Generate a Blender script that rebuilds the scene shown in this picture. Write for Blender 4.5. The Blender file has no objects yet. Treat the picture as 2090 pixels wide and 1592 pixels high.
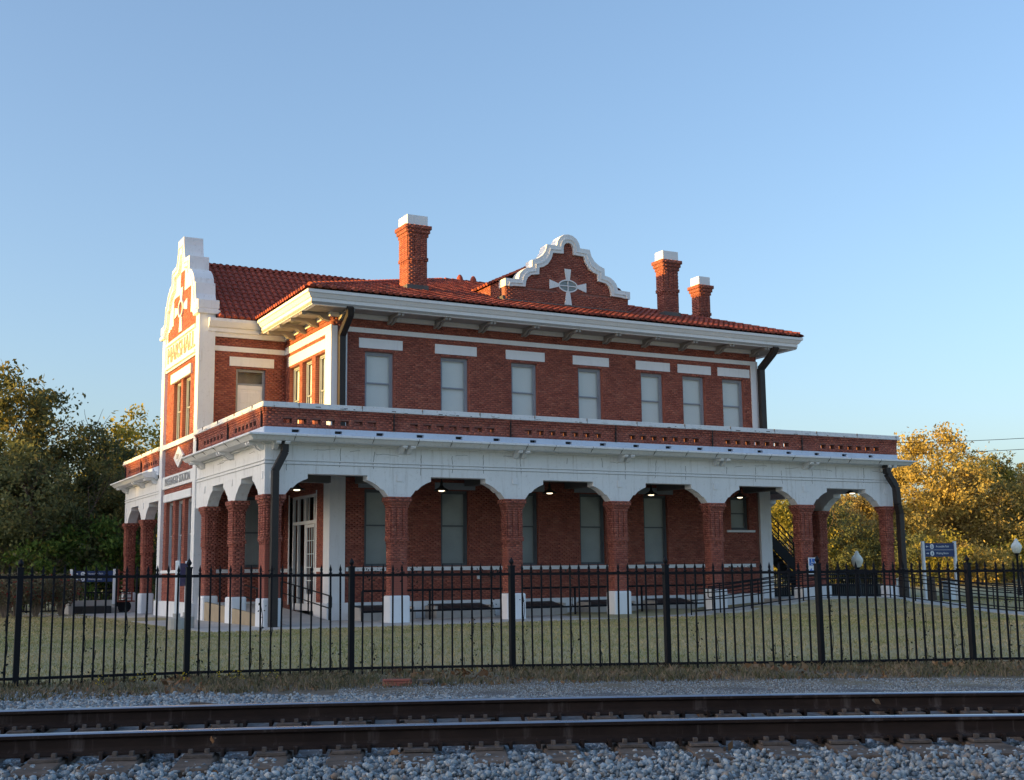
import bpy, bmesh, math, random
import numpy as np
from mathutils import Vector, Matrix
random.seed(7); rng = np.random.default_rng(7)
C = bpy.context.scene.collection
R = math.radians
scene = bpy.context.scene

# ------------------------------------------------------------------ camera
FPX = 2512.03
YAW, PITCH, ROLL = 0.488734501, 0.147809515, -0.0122152093
w_ = Vector((math.sin(YAW)*math.cos(PITCH), math.cos(YAW)*math.cos(PITCH), math.sin(PITCH)))
r_ = Vector((math.cos(YAW), -math.sin(YAW), 0)); u_ = r_.cross(w_)
r2 = r_*math.cos(ROLL)+u_*math.sin(ROLL); u2 = -r_*math.sin(ROLL)+u_*math.cos(ROLL)
cam = bpy.data.cameras.new('camera'); camo = bpy.data.objects.new('camera', cam); C.objects.link(camo)
M3 = Matrix((r2, u2, -w_)).transposed(); camo.matrix_world = M3.to_4x4()
cam.sensor_width = 36; cam.lens = FPX/2090*36; cam.clip_start = .05; cam.clip_end = 6000
scene.camera = camo
# ------------------------------------------------------------------ world, sun, exposure
SUN_EL, SUN_N = R(4.3), R(6.0)                     # low sun, just north of west (world -X)
world = bpy.data.worlds.new('World'); scene.world = world; world.use_nodes = True
wn = world.node_tree.nodes; wl = world.node_tree.links; wn.clear()
wo = wn.new('ShaderNodeOutputWorld'); wb = wn.new('ShaderNodeBackground'); sk = wn.new('ShaderNodeTexSky')
sk.sky_type = 'NISHITA'; sk.sun_disc = False
sunv = Vector((-math.cos(SUN_EL)*math.cos(SUN_N), math.cos(SUN_EL)*math.sin(SUN_N), math.sin(SUN_EL)))
sk.sun_elevation = R(9); sk.sun_rotation = math.atan2(sunv.x, sunv.y)
sk.altitude = 100; sk.air_density = 1.0; sk.dust_density = 2.8; sk.ozone_density = 3.2
gm = wn.new('ShaderNodeGamma'); gm.inputs['Gamma'].default_value = 0.86
mx = wn.new('ShaderNodeMix'); mx.data_type = 'RGBA'; mx.blend_type = 'MULTIPLY'; mx.inputs['Factor'].default_value = 1
mx.inputs['B'].default_value = (1.05, 0.965, 0.93, 1)
wl.new(sk.outputs[0], gm.inputs[0]); wl.new(gm.outputs[0], mx.inputs['A']); wl.new(mx.outputs['Result'], wb.inputs[0])
wb.inputs[1].default_value = 0.15; wl.new(wb.outputs[0], wo.inputs[0])
sl = bpy.data.lights.new('sun', 'SUN'); sl.energy = 3.6; sl.angle = R(0.6); sl.color = (1.0, 0.60, 0.13)
so = bpy.data.objects.new('sun', sl); C.objects.link(so); so.rotation_euler = sunv.to_track_quat('Z', 'Y').to_euler()
so.location = (-60, 40, 40)
scene.view_settings.view_transform = 'Standard'; scene.view_settings.look = 'None'
scene.view_settings.exposure = 1.62; scene.view_settings.gamma = 1.0
scene.render.engine = 'CYCLES'; scene.cycles.use_denoising = True
scene.cycles.max_bounces = 6; scene.cycles.diffuse_bounces = 3; scene.cycles.transparent_max_bounces = 8

# ------------------------------------------------------------------ materials
def nodes(name):
    m = bpy.data.materials.new(name); m.use_nodes = True
    nt = m.node_tree; b = nt.nodes['Principled BSDF']
    return m, nt, b
def ramp(nt, src, stops):
    r = nt.nodes.new('ShaderNodeValToRGB'); e = r.color_ramp.elements
    while len(e) > 1: e.remove(e[-1])
    e[0].position, e[0].color = stops[0][0], (*stops[0][1], 1)
    for p, c in stops[1:]:
        n = e.new(p); n.color = (*c, 1)
    nt.links.new(src, r.inputs[0]); return r.outputs[0]
def noise(nt, scale, detail=4, rough=.6, vec=None, dist=0):
    n = nt.nodes.new('ShaderNodeTexNoise'); n.inputs['Scale'].default_value = scale
    n.inputs['Detail'].default_value = detail; n.inputs['Roughness'].default_value = rough; n.inputs['Distortion'].default_value = dist
    if vec is None:
        tc = nt.nodes.new('ShaderNodeTexCoord'); vec = tc.outputs['Object']
    nt.links.new(vec, n.inputs['Vector']); return n.outputs['Fac']
def scaled(nt, s):
    g = nt.nodes.new('ShaderNodeNewGeometry')
    mp = nt.nodes.new('ShaderNodeMapping'); nt.links.new(g.outputs['Position'], mp.inputs[0])
    mp.inputs['Scale'].default_value = s; return mp.outputs[0]
def mixc(nt, a, b, f, mode='MIX'):
    m = nt.nodes.new('ShaderNodeMix'); m.data_type = 'RGBA'; m.blend_type = mode
    for k, v in (('A', a), ('B', b), ('Factor', f)):
        if isinstance(v, (int, float)): m.inputs[k].default_value = v
        elif isinstance(v, tuple): m.inputs[k].default_value = (*v, 1)
        else: nt.links.new(v, m.inputs[k])
    return m.outputs['Result']
def bump(nt, b, h, s=.3, d=.01):
    n = nt.nodes.new('ShaderNodeBump'); n.inputs['Strength'].default_value = s; n.inputs['Distance'].default_value = d
    nt.links.new(h, n.inputs['Height']); nt.links.new(n.outputs[0], b.inputs['Normal'])
def island(nt):
    return nt.nodes.new('ShaderNodeNewGeometry').outputs['Random Per Island']
MAT = {}
def simple(name, col, rough=.6, var=.12, scale=6, metal=0, spec=.4, bmp=0):
    m, nt, b = nodes(name)
    f = noise(nt, scale, 5, .65, scaled(nt, (1, 1, 1)))
    lo = tuple(c*(1-var) for c in col); hi = tuple(min(1, c*(1+var)) for c in col)
    nt.links.new(ramp(nt, f, [(.3, lo), (.7, hi)]), b.inputs['Base Color'])
    b.inputs['Roughness'].default_value = rough; b.inputs['Metallic'].default_value = metal
    b.inputs['Specular IOR Level'].default_value = spec
    if bmp: bump(nt, b, f, bmp, .01)
    MAT[name] = m; return m
def white_paint(name, col, dirt=.5, streak=.5):
    m, nt, b = nodes(name)
    f = noise(nt, .9, 6, .7, scaled(nt, (1, 1, 1)))
    base = ramp(nt, f, [(.35, tuple(c*.93 for c in col)), (.7, col)])
    s = noise(nt, 1.0, 6, .75, scaled(nt, (7, 7, .5)))
    st = ramp(nt, s, [(.54, (0, 0, 0)), (.72, (1, 1, 1))])
    fac = nt.nodes.new('ShaderNodeMath'); fac.operation = 'MULTIPLY'; nt.links.new(st, fac.inputs[0]); fac.inputs[1].default_value = streak*.45
    c1 = mixc(nt, base, (.34, .31, .27), fac.outputs[0])
    g = noise(nt, 9, 5, .7, scaled(nt, (1, 1, 1)))
    gr = ramp(nt, g, [(.58, (0, 0, 0)), (.72, (1, 1, 1))])
    fac2 = nt.nodes.new('ShaderNodeMath'); fac2.operation = 'MULTIPLY'; nt.links.new(gr, fac2.inputs[0]); fac2.inputs[1].default_value = dirt*.5
    c2 = mixc(nt, c1, (.30, .28, .25), fac2.outputs[0])
    nt.links.new(c2, b.inputs['Base Color']); b.inputs['Roughness'].default_value = .62; b.inputs['Specular IOR Level'].default_value = .25
    bump(nt, b, g, .25, .004)
    MAT[name] = m
white_paint('white_stucco', (.84, .85, .86), .6, .95)
white_paint('white_trim', (.84, .85, .87), .3, .4)
white_paint('worn_coping', (.78, .79, .80), 1.3, .9)
white_paint('blue_white', (.58, .66, .78), .8, .6)
def brickmat(name, stops, rough=.85):
    m, nt, b = nodes(name)
    c = ramp(nt, island(nt), stops)
    f = noise(nt, 1.3, 5, .7, scaled(nt, (1, 1, 1)))
    c = mixc(nt, c, ramp(nt, f, [(.28, (.74, .74, .77)), (.72, (1.12, 1.08, 1.06))]), .8, 'MULTIPLY')
    nt.links.new(c, b.inputs['Base Color']); b.inputs['Roughness'].default_value = rough; b.inputs['Specular IOR Level'].default_value = .25
    bump(nt, b, noise(nt, 60, 3, .6, scaled(nt, (1, 1, 1))), .25, .003)
    MAT[name] = m
brickmat('brick', [(0, (.26, .082, .063)), (.2, (.32, .104, .077)), (.6, (.365, .122, .088)), (.9, (.40, .142, .10)), (.97, (.44, .17, .12)), (1, (.22, .075, .06))])
brickmat('rooftile', [(0, (.15, .04, .03)), (.25, (.26, .058, .038)), (.7, (.34, .078, .048)), (.93, (.42, .11, .065)), (1, (.12, .05, .04))], .7)
simple('mortar', (.23, .10, .08), .95, .15, 3)
simple('roof_base', (.16, .04, .03), .9)
# brick reveals / far brick with courses in the material
m, nt, b = nodes('brick_course')
g = nt.nodes.new('ShaderNodeNewGeometry'); sx = nt.nodes.new('ShaderNodeSeparateXYZ'); nt.links.new(g.outputs['Position'], sx.inputs[0])
d1 = nt.nodes.new('ShaderNodeMath'); d1.operation = 'DIVIDE'; nt.links.new(sx.outputs['Z'], d1.inputs[0]); d1.inputs[1].default_value = .0765
d2 = nt.nodes.new('ShaderNodeMath'); d2.operation = 'FRACT'; nt.links.new(d1.outputs[0], d2.inputs[0])
cc = ramp(nt, d2.outputs[0], [(0, (.17, .05, .04)), (.15, (.17, .05, .04)), (.2, (.34, .112, .08)), (1, (.34, .112, .08))])
nt.links.new(mixc(nt, cc, ramp(nt, noise(nt, 3, 4, .6, scaled(nt, (1, 1, 6))), [(.3, (.7, .7, .7)), (.7, (1.1, 1.1, 1.1))]), .8, 'MULTIPLY'), b.inputs['Base Color'])
b.inputs['Roughness'].default_value = .9; MAT['brick_course'] = m
simple('concrete', (.46, .43, .40), .9, .14, 1.5, bmp=.3)
simple('concrete_pale', (.42, .41, .38), .9, .12, 2)
simple('tan_curb', (.38, .30, .20), .85, .12, 2)
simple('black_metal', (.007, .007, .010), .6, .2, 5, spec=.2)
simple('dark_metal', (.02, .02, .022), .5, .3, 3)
simple('pipe_brown', (.028, .023, .022), .5, .2, 3, spec=.35)
simple('frame_grey', (.30, .33, .38), .55, .08, 3)
simple('frame_dark', (.10, .115, .13), .55, .1, 3)
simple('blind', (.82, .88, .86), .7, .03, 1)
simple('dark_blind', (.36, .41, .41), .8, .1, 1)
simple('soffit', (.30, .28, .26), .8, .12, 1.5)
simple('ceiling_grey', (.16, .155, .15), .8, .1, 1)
simple('flashing', (.10, .09, .085), .6, .15, 3)
simple('sign_blue', (.012, .035, .13), .4, .05, 1)
simple('sign_white', (.78, .8, .82), .5, .02, 1)
simple('icon_blue', (.03, .14, .5), .4, .02, 1)
simple('letter_tan', (.44, .38, .30), .8, .1, 3)
simple('letter_grey', (.32, .33, .34), .8, .1, 3)
simple('wood_cart', (.20, .05, .03), .7, .2, 3)
simple('globe_glass', (.86, .84, .74), .35, .05, 2)
simple('lamp_shade', (.03, .028, .026), .5, .1, 2)
simple('trunk', (.09, .065, .05), .9, .35, 4, bmp=.6)
simple('pale_trunk', (.22, .17, .13), .9, .3, 4)
simple('utility_grey', (.32, .36, .40), .6, .06, 2)
simple('plate_dusty', (.10, .08, .07), .9, .4, 20)
simple('tie_wood', (.11, .078, .058), .95, .5, 7, bmp=.8)
simple('vine', (.02, .022, .02), .9, .3, 4)
simple('dirt', (.13, .09, .06), .95, .3, 1)
def glass(name, tint, rough):
    m, nt, b = nodes(name)
    b.inputs['Base Color'].default_value = (*tint, 1); b.inputs['Roughness'].default_value = rough
    b.inputs['IOR'].default_value = 2.1; b.inputs['Alpha'].default_value = .12
    bump(nt, b, noise(nt, .9, 2, .5, scaled(nt, (1, 1, 1))), .25, .03)
    MAT[name] = m
glass('pane_glass', (.02, .025, .03), .03)
m, nt, b = nodes('bulb'); b.inputs['Emission Color'].default_value = (1, .82, .55, 1); b.inputs['Emission Strength'].default_value = 1.0; MAT['bulb'] = m
m, nt, b = nodes('lamp_inner'); b.inputs['Base Color'].default_value = (.8, .75, .65, 1); b.inputs['Emission Color'].default_value = (1, .8, .55, 1); b.inputs['Emission Strength'].default_value = .7; MAT['lamp_inner'] = m
# rail steel
m, nt, b = nodes('rail_rust')
f = noise(nt, 2, 6, .7, scaled(nt, (1, 1, 3)))
s = noise(nt, 1, 5, .7, scaled(nt, (9, 9, .8)))
cc = ramp(nt, f, [(.3, (.018, .012, .011)), (.7, (.036, .024, .02))])
nt.links.new(mixc(nt, cc, (.11, .09, .085), ramp(nt, s, [(.55, (0, 0, 0)), (.75, (.8, .8, .8))])), b.inputs['Base Color'])
b.inputs['Roughness'].default_value = .85; b.inputs['Specular IOR Level'].default_value = .15; bump(nt, b, f, .3, .004); MAT['rail_rust'] = m
m, nt, b = nodes('rail_head'); b.inputs['Base Color'].default_value = (.52, .52, .56, 1); b.inputs['Metallic'].default_value = 1
nt.links.new(ramp(nt, noise(nt, 1, 3, .6, scaled(nt, (3, 3, 3))), [(.3, (.22, .22, .22)), (.7, (.36, .36, .36))]), b.inputs['Roughness']); MAT['rail_head'] = m
# ballast
m, nt, b = nodes('stone')
cc = ramp(nt, island(nt), [(0, (.09, .105, .12)), (.25, (.19, .22, .245)), (.55, (.28, .32, .345)), (.82, (.42, .46, .48)), (.9, (.22, .17, .14)), (.97, (.34, .31, .27)), (1, (.5, .51, .5))])
cc = mixc(nt, cc, ramp(nt, noise(nt, 40, 4, .7, scaled(nt, (1, 1, 1))), [(.3, (.7, .7, .7)), (.7, (1.15, 1.15, 1.15))]), .8, 'MULTIPLY')
nt.links.new(cc, b.inputs['Base Color']); b.inputs['Roughness'].default_value = .85; MAT['stone'] = m
# ground
m, nt, b = nodes('lawn')
pos = scaled(nt, (1, 1, 1))
f1 = noise(nt, .35, 6, .7, pos); f2 = noise(nt, 2.2, 6, .75, pos); f3 = noise(nt, 22, 4, .8, pos)
c1 = ramp(nt, f1, [(.3, (.34, .30, .16)), (.5, (.40, .34, .21)), (.68, (.42, .34, .24))])
c2 = ramp(nt, f2, [(.3, (.27, .26, .13)), (.5, (.42, .36, .22)), (.7, (.50, .42, .31))])
c = mixc(nt, c1, c2, .5); c = mixc(nt, c, ramp(nt, f3, [(.3, (.55, .6, .52)), (.7, (1.12, 1.12, 1.05))]), .85, 'MULTIPLY')
at = nt.nodes.new('ShaderNodeAttribute'); at.attribute_name = 'zone'
sp = nt.nodes.new('ShaderNodeSeparateColor'); nt.links.new(at.outputs['Color'], sp.inputs[0])
gr = ramp(nt, noise(nt, 14, 5, .8, pos), [(.3, (.05, .05, .05)), (.7, (.20, .20, .205))])
c = mixc(nt, c, gr, sp.outputs[0])
dr = ramp(nt, noise(nt, 5, 6, .8, pos), [(.3, (.06, .048, .036)), (.5, (.13, .105, .085)), (.7, (.22, .185, .16))])
c = mixc(nt, c, dr, sp.outputs[1])
nt.links.new(c, b.inputs['Base Color']); b.inputs['Roughness'].default_value = .95; b.inputs['Specular IOR Level'].default_value = .1
bump(nt, b, f3, .5, .03); MAT['lawn'] = m
def leafmat(name, stops, trans=.45, vs=.55, v0=(.72, .76, .72), v1=(1.2, 1.16, 1.08)):
    m, nt, b = nodes(name)
    cc = ramp(nt, island(nt), stops)
    cc = mixc(nt, cc, ramp(nt, noise(nt, vs, 4, .6, scaled(nt, (1, 1, 1))), [(.33, v0), (.67, v1)]), .9, 'MULTIPLY')
    nt.links.new(cc, b.inputs['Base Color']); b.inputs['Roughness'].default_value = .7; b.inputs['Specular IOR Level'].default_value = .2
    tr = nt.nodes.new('ShaderNodeBsdfTranslucent'); nt.links.new(cc, tr.inputs[0])
    ms = nt.nodes.new('ShaderNodeMixShader'); ms.inputs[0].default_value = trans
    out = [n for n in nt.nodes if n.type == 'OUTPUT_MATERIAL'][0]
    nt.links.new(b.outputs[0], ms.inputs[1]); nt.links.new(tr.outputs[0], ms.inputs[2]); nt.links.new(ms.outputs[0], out.inputs[0])
    MAT[name] = m
leafmat('leaf_dark', [(0, (.09, .11, .06)), (.5, (.15, .175, .085)), (.85, (.21, .22, .09)), (1, (.24, .20, .08))])
leafmat('leaf_olive', [(0, (.09, .10, .045)), (.5, (.16, .165, .065)), (.8, (.22, .20, .07)), (1, (.28, .21, .06))])
leafmat('leaf_green', [(0, (.07, .12, .03)), (.5, (.12, .20, .045)), (.85, (.19, .27, .06)), (1, (.24, .22, .05))])
leafmat('leaf_gold', [(0, (.24, .19, .06)), (.4, (.42, .32, .10)), (.75, (.56, .43, .14)), (1, (.60, .50, .18))])
leafmat('leaf_rust', [(0, (.22, .17, .08)), (.5, (.38, .29, .12)), (.85, (.48, .38, .15)), (1, (.28, .26, .12))])
leafmat('leaf_yellowgreen', [(0, (.18, .18, .04)), (.5, (.32, .29, .06)), (1, (.48, .40, .09))])
leafmat('bush_leaf', [(0, (.12, .11, .08)), (.6, (.22, .20, .14)), (.9, (.28, .27, .17)), (.93, (.30, .035, .03)), (1, (.34, .05, .05))])
leafmat('weed', [(0, (.10, .09, .06)), (.35, (.16, .16, .08)), (.6, (.26, .21, .15)), (.9, (.34, .27, .2)), (1, (.3, .24, .15))], .2, 1.4, (.45, .55, .42), (1.25, 1.1, 1.05))
leafmat('lawn_blade', [(0, (.27, .27, .11)), (.5, (.42, .37, .19)), (.8, (.5, .43, .26)), (1, (.6, .5, .35))], .2, .4, (.62, .76, .52), (1.12, 1.0, .98))
leafmat('dry_leaf', [(0, (.12, .06, .03)), (.5, (.20, .11, .06)), (1, (.26, .18, .11))], .1)
leafmat('flower', [(0, (.5, .36, .02)), (1, (.65, .5, .03))], .1)

# ------------------------------------------------------------------ mesh helpers
class MB:
    def __init__(s): s.v = []; s.f = []; s.mi = []; s.cur = 0
    def add(s, vs, fs, mi=None):
        o = len(s.v); s.v.extend([tuple(p) for p in vs]); s.f.extend([tuple(i+o for i in f) for f in fs])
        s.mi.extend([s.cur if mi is None else mi]*len(fs)); return s
    def box(s, x0, x1, y0, y1, z0, z1, mi=None):
        vs = [(x, y, z) for z in (z0, z1) for y in (y0, y1) for x in (x0, x1)]
        return s.add(vs, [(0, 2, 3, 1), (4, 5, 7, 6), (0, 1, 5, 4), (2, 6, 7, 3), (0, 4, 6, 2), (1, 3, 7, 5)], mi)
    def obox(s, o, a, b, c, mi=None):
        o, a, b, c = map(Vector, (o, a, b, c))
        vs = [o+a*i+b*j+c*k for k in (0, 1) for j in (0, 1) for i in (0, 1)]
        return s.add(vs, [(0, 2, 3, 1), (4, 5, 7, 6), (0, 1, 5, 4), (2, 6, 7, 3), (0, 4, 6, 2), (1, 3, 7, 5)], mi)
    def quad(s, a, b, c, d, mi=None): return s.add([a, b, c, d], [(0, 1, 2, 3)], mi)
    def prism(s, poly, fn, d0, d1, mi=None):
        n = len(poly); vs = [fn(p, d0) for p in poly]+[fn(p, d1) for p in poly]
        return s.add(vs, [tuple(range(n)), tuple(range(2*n-1, n-1, -1))]+[(i, i+n, (i+1) % n+n, (i+1) % n) for i in range(n)], mi)
    def strip(s, outer, inner, fn, d0, d1, mi=None):
        n = len(outer); vs = [fn(p, d) for d in (d0, d1) for L in (outer, inner) for p in L]; fs = []
        for i in range(n-1):
            fs += [(i, i+1, n+i+1, n+i), (2*n+i, 3*n+i, 3*n+i+1, 2*n+i+1), (i, 2*n+i, 2*n+i+1, i+1), (n+i, n+i+1, 3*n+i+1, 3*n+i)]
        fs += [(0, n, 3*n, 2*n), (n-1, 3*n-1, 4*n-1, 2*n-1)]
        return s.add(vs, fs, mi)
    def tube(s, path, rad, n=8, mi=None, cap=True):
        path = [Vector(p) for p in path]; rr = rad if isinstance(rad, (list, tuple)) else [rad]*len(path)
        vs = []; up = None
        for i, p in enumerate(path):
            t = (path[min(i+1, len(path)-1)]-path[max(i-1, 0)]).normalized()
            if up is None:
                up = Vector((0, 0, 1)) if abs(t.z) < .9 else Vector((1, 0, 0))
            a = t.cross(up)
            if a.length < 1e-4: a = t.cross(Vector((0, 1, 0)))
            a.normalize(); bb = t.cross(a).normalized(); up = a.cross(t)
            for k in range(n):
                an = 2*math.pi*k/n; vs.append(p+(a*math.cos(an)+bb*math.sin(an))*rr[i])
        fs = [(i*n+k, i*n+(k+1) % n, (i+1)*n+(k+1) % n, (i+1)*n+k) for i in range(len(path)-1) for k in range(n)]
        if cap: fs += [tuple(range(n-1, -1, -1)), tuple((len(path)-1)*n+k for k in range(n))]
        return s.add(vs, fs, mi)
    def lathe(s, prof, c, n=16, mi=None):
        vs = [(c[0]+r*math.cos(2*math.pi*k/n), c[1]+r*math.sin(2*math.pi*k/n), c[2]+z) for r, z in prof for k in range(n)]
        fs = [(i*n+k, i*n+(k+1) % n, (i+1)*n+(k+1) % n, (i+1)*n+k) for i in range(len(prof)-1) for k in range(n)]
        return s.add(vs, fs, mi)
    def build(s, name, mats, parent=None, smooth=False, bevel=0, fix=True, loc=None):
        me = bpy.data.meshes.new(name)
        me.from_pydata(s.v, [], s.f)
        mats = mats if isinstance(mats, (list, tuple)) else [mats]
        for mm in mats: me.materials.append(MAT[mm])
        if len(mats) > 1: me.polygons.foreach_set('material_index', s.mi)
        if fix and len(s.f) < 60000:
            bm = bmesh.new(); bm.from_mesh(me); bmesh.ops.recalc_face_normals(bm, faces=bm.faces); bm.to_mesh(me); bm.free()
        if smooth: me.polygons.foreach_set('use_smooth', [True]*len(me.polygons))
        me.update()
        o = bpy.data.objects.new(name, me); C.objects.link(o)
        if loc is not None: o.location = loc
        if parent is not None: o.parent = parent
        if bevel:
            md = o.modifiers.new('bevel', 'BEVEL'); md.width = bevel; md.segments = 2; md.limit_method = 'ANGLE'
        return o
def tag(o, label=None, cat=None, group=None, kind=None):
    if label: o['label'] = label
    if cat: o['category'] = cat
    if group: o['group'] = group
    if kind: o['kind'] = kind
    return o
def empty(name, loc=(0, 0, 0), parent=None):
    o = bpy.data.objects.new(name, None); C.objects.link(o); o.location = loc
    if parent: o.parent = parent
    return o
def mesh_np(name, V, F, mat, parent=None, kind=None):
    """V (n,3), F (m,k) arrays of equal-size faces"""
    me = bpy.data.meshes.new(name); k = F.shape[1]
    me.vertices.add(len(V)); me.vertices.foreach_set('co', V.astype(np.float32).ravel())
    me.loops.add(F.size); me.loops.foreach_set('vertex_index', F.astype(np.int32).ravel())
    me.polygons.add(len(F)); me.polygons.foreach_set('loop_start', np.arange(0, F.size, k, dtype=np.int32))
    me.polygons.foreach_set('loop_total', np.full(len(F), k, dtype=np.int32))
    me.update(calc_edges=True); me.materials.append(MAT[mat])
    o = bpy.data.objects.new(name, me); C.objects.link(o)
    if parent is not None: o.parent = parent
    if kind: o['kind'] = kind
    return o
def clone(o, parent=None, mat=None):
    c = o.copy(); C.objects.link(c)
    if parent is not None: c.parent = parent
    return c
def copy_tree(o, parent=None):
    c = o.copy(); C.objects.link(c); c.parent = parent
    for ch in list(o.children):
        k = ch.copy(); C.objects.link(k); k.parent = c
        for g in ch.children:
            q = g.copy(); C.objects.link(q); q.parent = k
    return c

GZ = -1.6
# ================================================================== THE SETTING
# track geometry: near rail centre line y(x)
def rail_y(x):
    xs = min(max(x, -5), 12); y = 8.36+(xs-.86)*-.395+(xs-.86)*(xs-3.8)*-.0181
    sl = -.395-.0181*(2*xs-4.66); return y+(x-xs)*sl
def rail_n(x):
    sl = (rail_y(x+.01)-rail_y(x-.01))/.02; n = Vector((-sl, 1, 0)).normalized(); return n
def rail_d(x, y):          # approx signed distance beyond the near rail
    return (y-rail_y(x))*rail_n(x).y
FPOST = [(-.09, 20.1, -1.54), (2.22, 19.96, -1.575), (4.69, 19.77, -1.58), (7.2, 19.2, -1.585), (9.68, 18.3, -1.59), (12.07, 17.28, -1.6), (14.45, 16.22, -1.61), (17.0, 15.3, -1.63), (19.4, 14.3, -1.64)]
CP = []
for x in range(-30, 33, 4):
    for y in range(20, 100, 5): CP.append((x, y, GZ))
for x in range(26, 70, 3):
    for y in range(40, 100, 5): CP.append((x, y, -1.45 if y < 60 else -1.6))
CP += [(27, 37, -1.6), (28.5, 36.8, -1.53), (31, 36.8, -1.3), (33, 36.8, -1.14), (35, 36.8, -1.11), (36.3, 36.6, -1.18), (37.2, 35.4, -1.42), (37.3, 33.8, -1.63), (37.6, 31.4, -1.76), (38.5, 28, -1.9),
       (38, 38.5, -1.22), (34, 38.5, -1.15), (38, 41, -1.25), (34.8, 40, -1.22), (42, 38, -1.4), (41, 34, -1.7), (44, 41, -1.5), (34, 35, -1.32), (35, 33, -1.48), (32, 34, -1.45), (29, 33, -1.58), (30, 28, -1.62), (34, 28, -1.72),
       (22, 22, -1.66), (28, 22, -1.72), (35, 22, -1.9), (16, 18, -1.64), (10, 20, -1.61), (48, 36, -1.7), (50, 30, -1.9), (45, 25, -2.0), (55, 45, -1.6), (42, 44, -1.4), (60, 35, -1.9), (8, 26, -1.61), (15, 28, -1.61), (20, 33, -1.6)]
for f in FPOST: CP.append(f)
CPA = np.array(CP, float)
def hgrid(X, Y):
    X = np.asarray(X, float); Y = np.asarray(Y, float)
    d2 = (X[..., None]-CPA[:, 0])**2+(Y[..., None]-CPA[:, 1])**2+.15
    wgt = d2**-2.2; z = (wgt*CPA[:, 2]).sum(-1)/wgt.sum(-1)
    # blend to the track bed
    ry = np.vectorize(rail_y)(X); ny = np.vectorize(lambda x: rail_n(x).y)(X); d = (Y-ry)*ny
    bed = np.interp(d, [-9, -3.2, -2.2, 2.4, 3.0, 5.2, 9.5], [-1.7, -1.5, -1.15, -1.15, -1.2, -1.46, -1.58])
    t = np.clip((d-6)/4, 0, 1); t = t*t*(3-2*t)
    return bed*(1-t)+z*t, d
def hz(x, y): return float(hgrid(np.array([x]), np.array([y]))[0][0])
def axis(lo, hi, step, far):
    a = list(np.arange(lo, hi+1e-6, step)); s = step; p = hi
    while p < far: s *= 1.5; p += s; a.append(p)
    s = step; p = lo
    while p > -far: s *= 1.5; p -= s; a.insert(0, p)
    return np.array(a)
gx = axis(-12, 62, .4, 3500); gy = axis(-2, 66, .4, 3500)
GX, GY = np.meshgrid(gx, gy, indexing='ij'); GH, GD = hgrid(GX, GY)
near = (GX > -12) & (GX < 62) & (GY < 66)
GH = GH + np.where(near, 0.012*np.sin(GX*3.1)*np.cos(GY*2.3), 0)
V = np.stack([GX, GY, GH], -1).reshape(-1, 3); nx, ny = GX.shape
idx = np.arange(nx*ny).reshape(nx, ny)
F = np.stack([idx[:-1, :-1], idx[1:, :-1], idx[1:, 1:], idx[:-1, 1:]], -1).reshape(-1, 4)
ground = mesh_np('ground', V, F, 'lawn'); tag(ground, kind='structure')
zc = np.zeros((nx*ny, 4), np.float32); zc[:, 3] = 1
Dd = GD.ravel()
zc[:, 0] = np.where(Dd < 0, np.clip((Dd+6)/1, 0, 1), np.clip((np.interp(V[:, 0], [0, 2, 4.2, 6.2, 12], [10.4, 10.1, 9.3, 9.0, 9.3])+.3-Dd)/.8, 0, 1))
xx = V[:, 0]; yy = V[:, 1]
fy = np.interp(xx, [f[0] for f in FPOST], [f[1] for f in FPOST])
verge = np.clip(1.5-np.abs(yy-(fy-2.0))/1.9, 0, 1)*.9
mulch = np.exp(-(((xx-6.2)/4.5)**2+((yy-58)/3.0)**2))
zc[:, 1] = np.clip(np.maximum(np.where(Dd > 3, verge, 0), mulch), 0, 1)
ca = ground.data.color_attributes.new('zone', 'FLOAT_COLOR', 'POINT'); ca.data.foreach_set('color', zc.ravel())
ground.data.polygons.foreach_set('use_smooth', [True]*len(ground.data.polygons))

# pavement round the station + accessible ramp and path
pv = MB()
pv.box(9.2, 11.2, 36.4, 47.5, -1.75, -1.585); pv.box(11.2, 27.4, 36.5, 38.4, -1.75, -1.583)
pave = pv.build('pavement', 'concrete'); tag(pave, kind='structure')
pf = MB(); pf.box(11.2, 34.6, 38.4, 61.5, -1.8, -1.581); pf.box(34.6, 39.6, 38.0, 61.5, -1.8, -1.2)
tag(pf.build('porch_floor', 'concrete'), kind='structure')
nearE = [(27.2, 36.75, -1.585), (28.8, 36.75, -1.49), (31, 36.75, -1.28), (33, 36.75, -1.12), (35, 36.7, -1.085), (36.3, 36.5, -1.15), (37.2, 35.4, -1.38), (37.35, 33.8, -1.59), (37.65, 31.4, -1.72), (38.5, 28, -1.86), (40, 24, -1.95)]
farE = [(27.2, 38.3, -1.585), (28.8, 38.3, -1.49), (31, 38.3, -1.28), (33, 38.3, -1.12), (35.6, 38.3, -1.085), (38.0, 37.9, -1.15), (39.2, 36.0, -1.38), (39.2, 34.0, -1.59), (39.4, 31.8, -1.72), (40.2, 28.6, -1.86), (41.7, 24.6, -1.95)]
rp = MB(); n = len(nearE)
vs = [p for p in nearE]+[p for p in farE]+[(p[0], p[1], p[2]-.3) for p in nearE]+[(p[0], p[1], p[2]-.3) for p in farE]
fs = []
for i in range(n-1): fs += [(i, i+1, n+i+1, n+i), (i, 2*n+i, 2*n+i+1, i+1), (n+i, n+i+1, 3*n+i+1, 3*n+i)]
rp.add(vs, fs); tag(rp.build('ramp_path', 'concrete_pale'), kind='structure')
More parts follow.
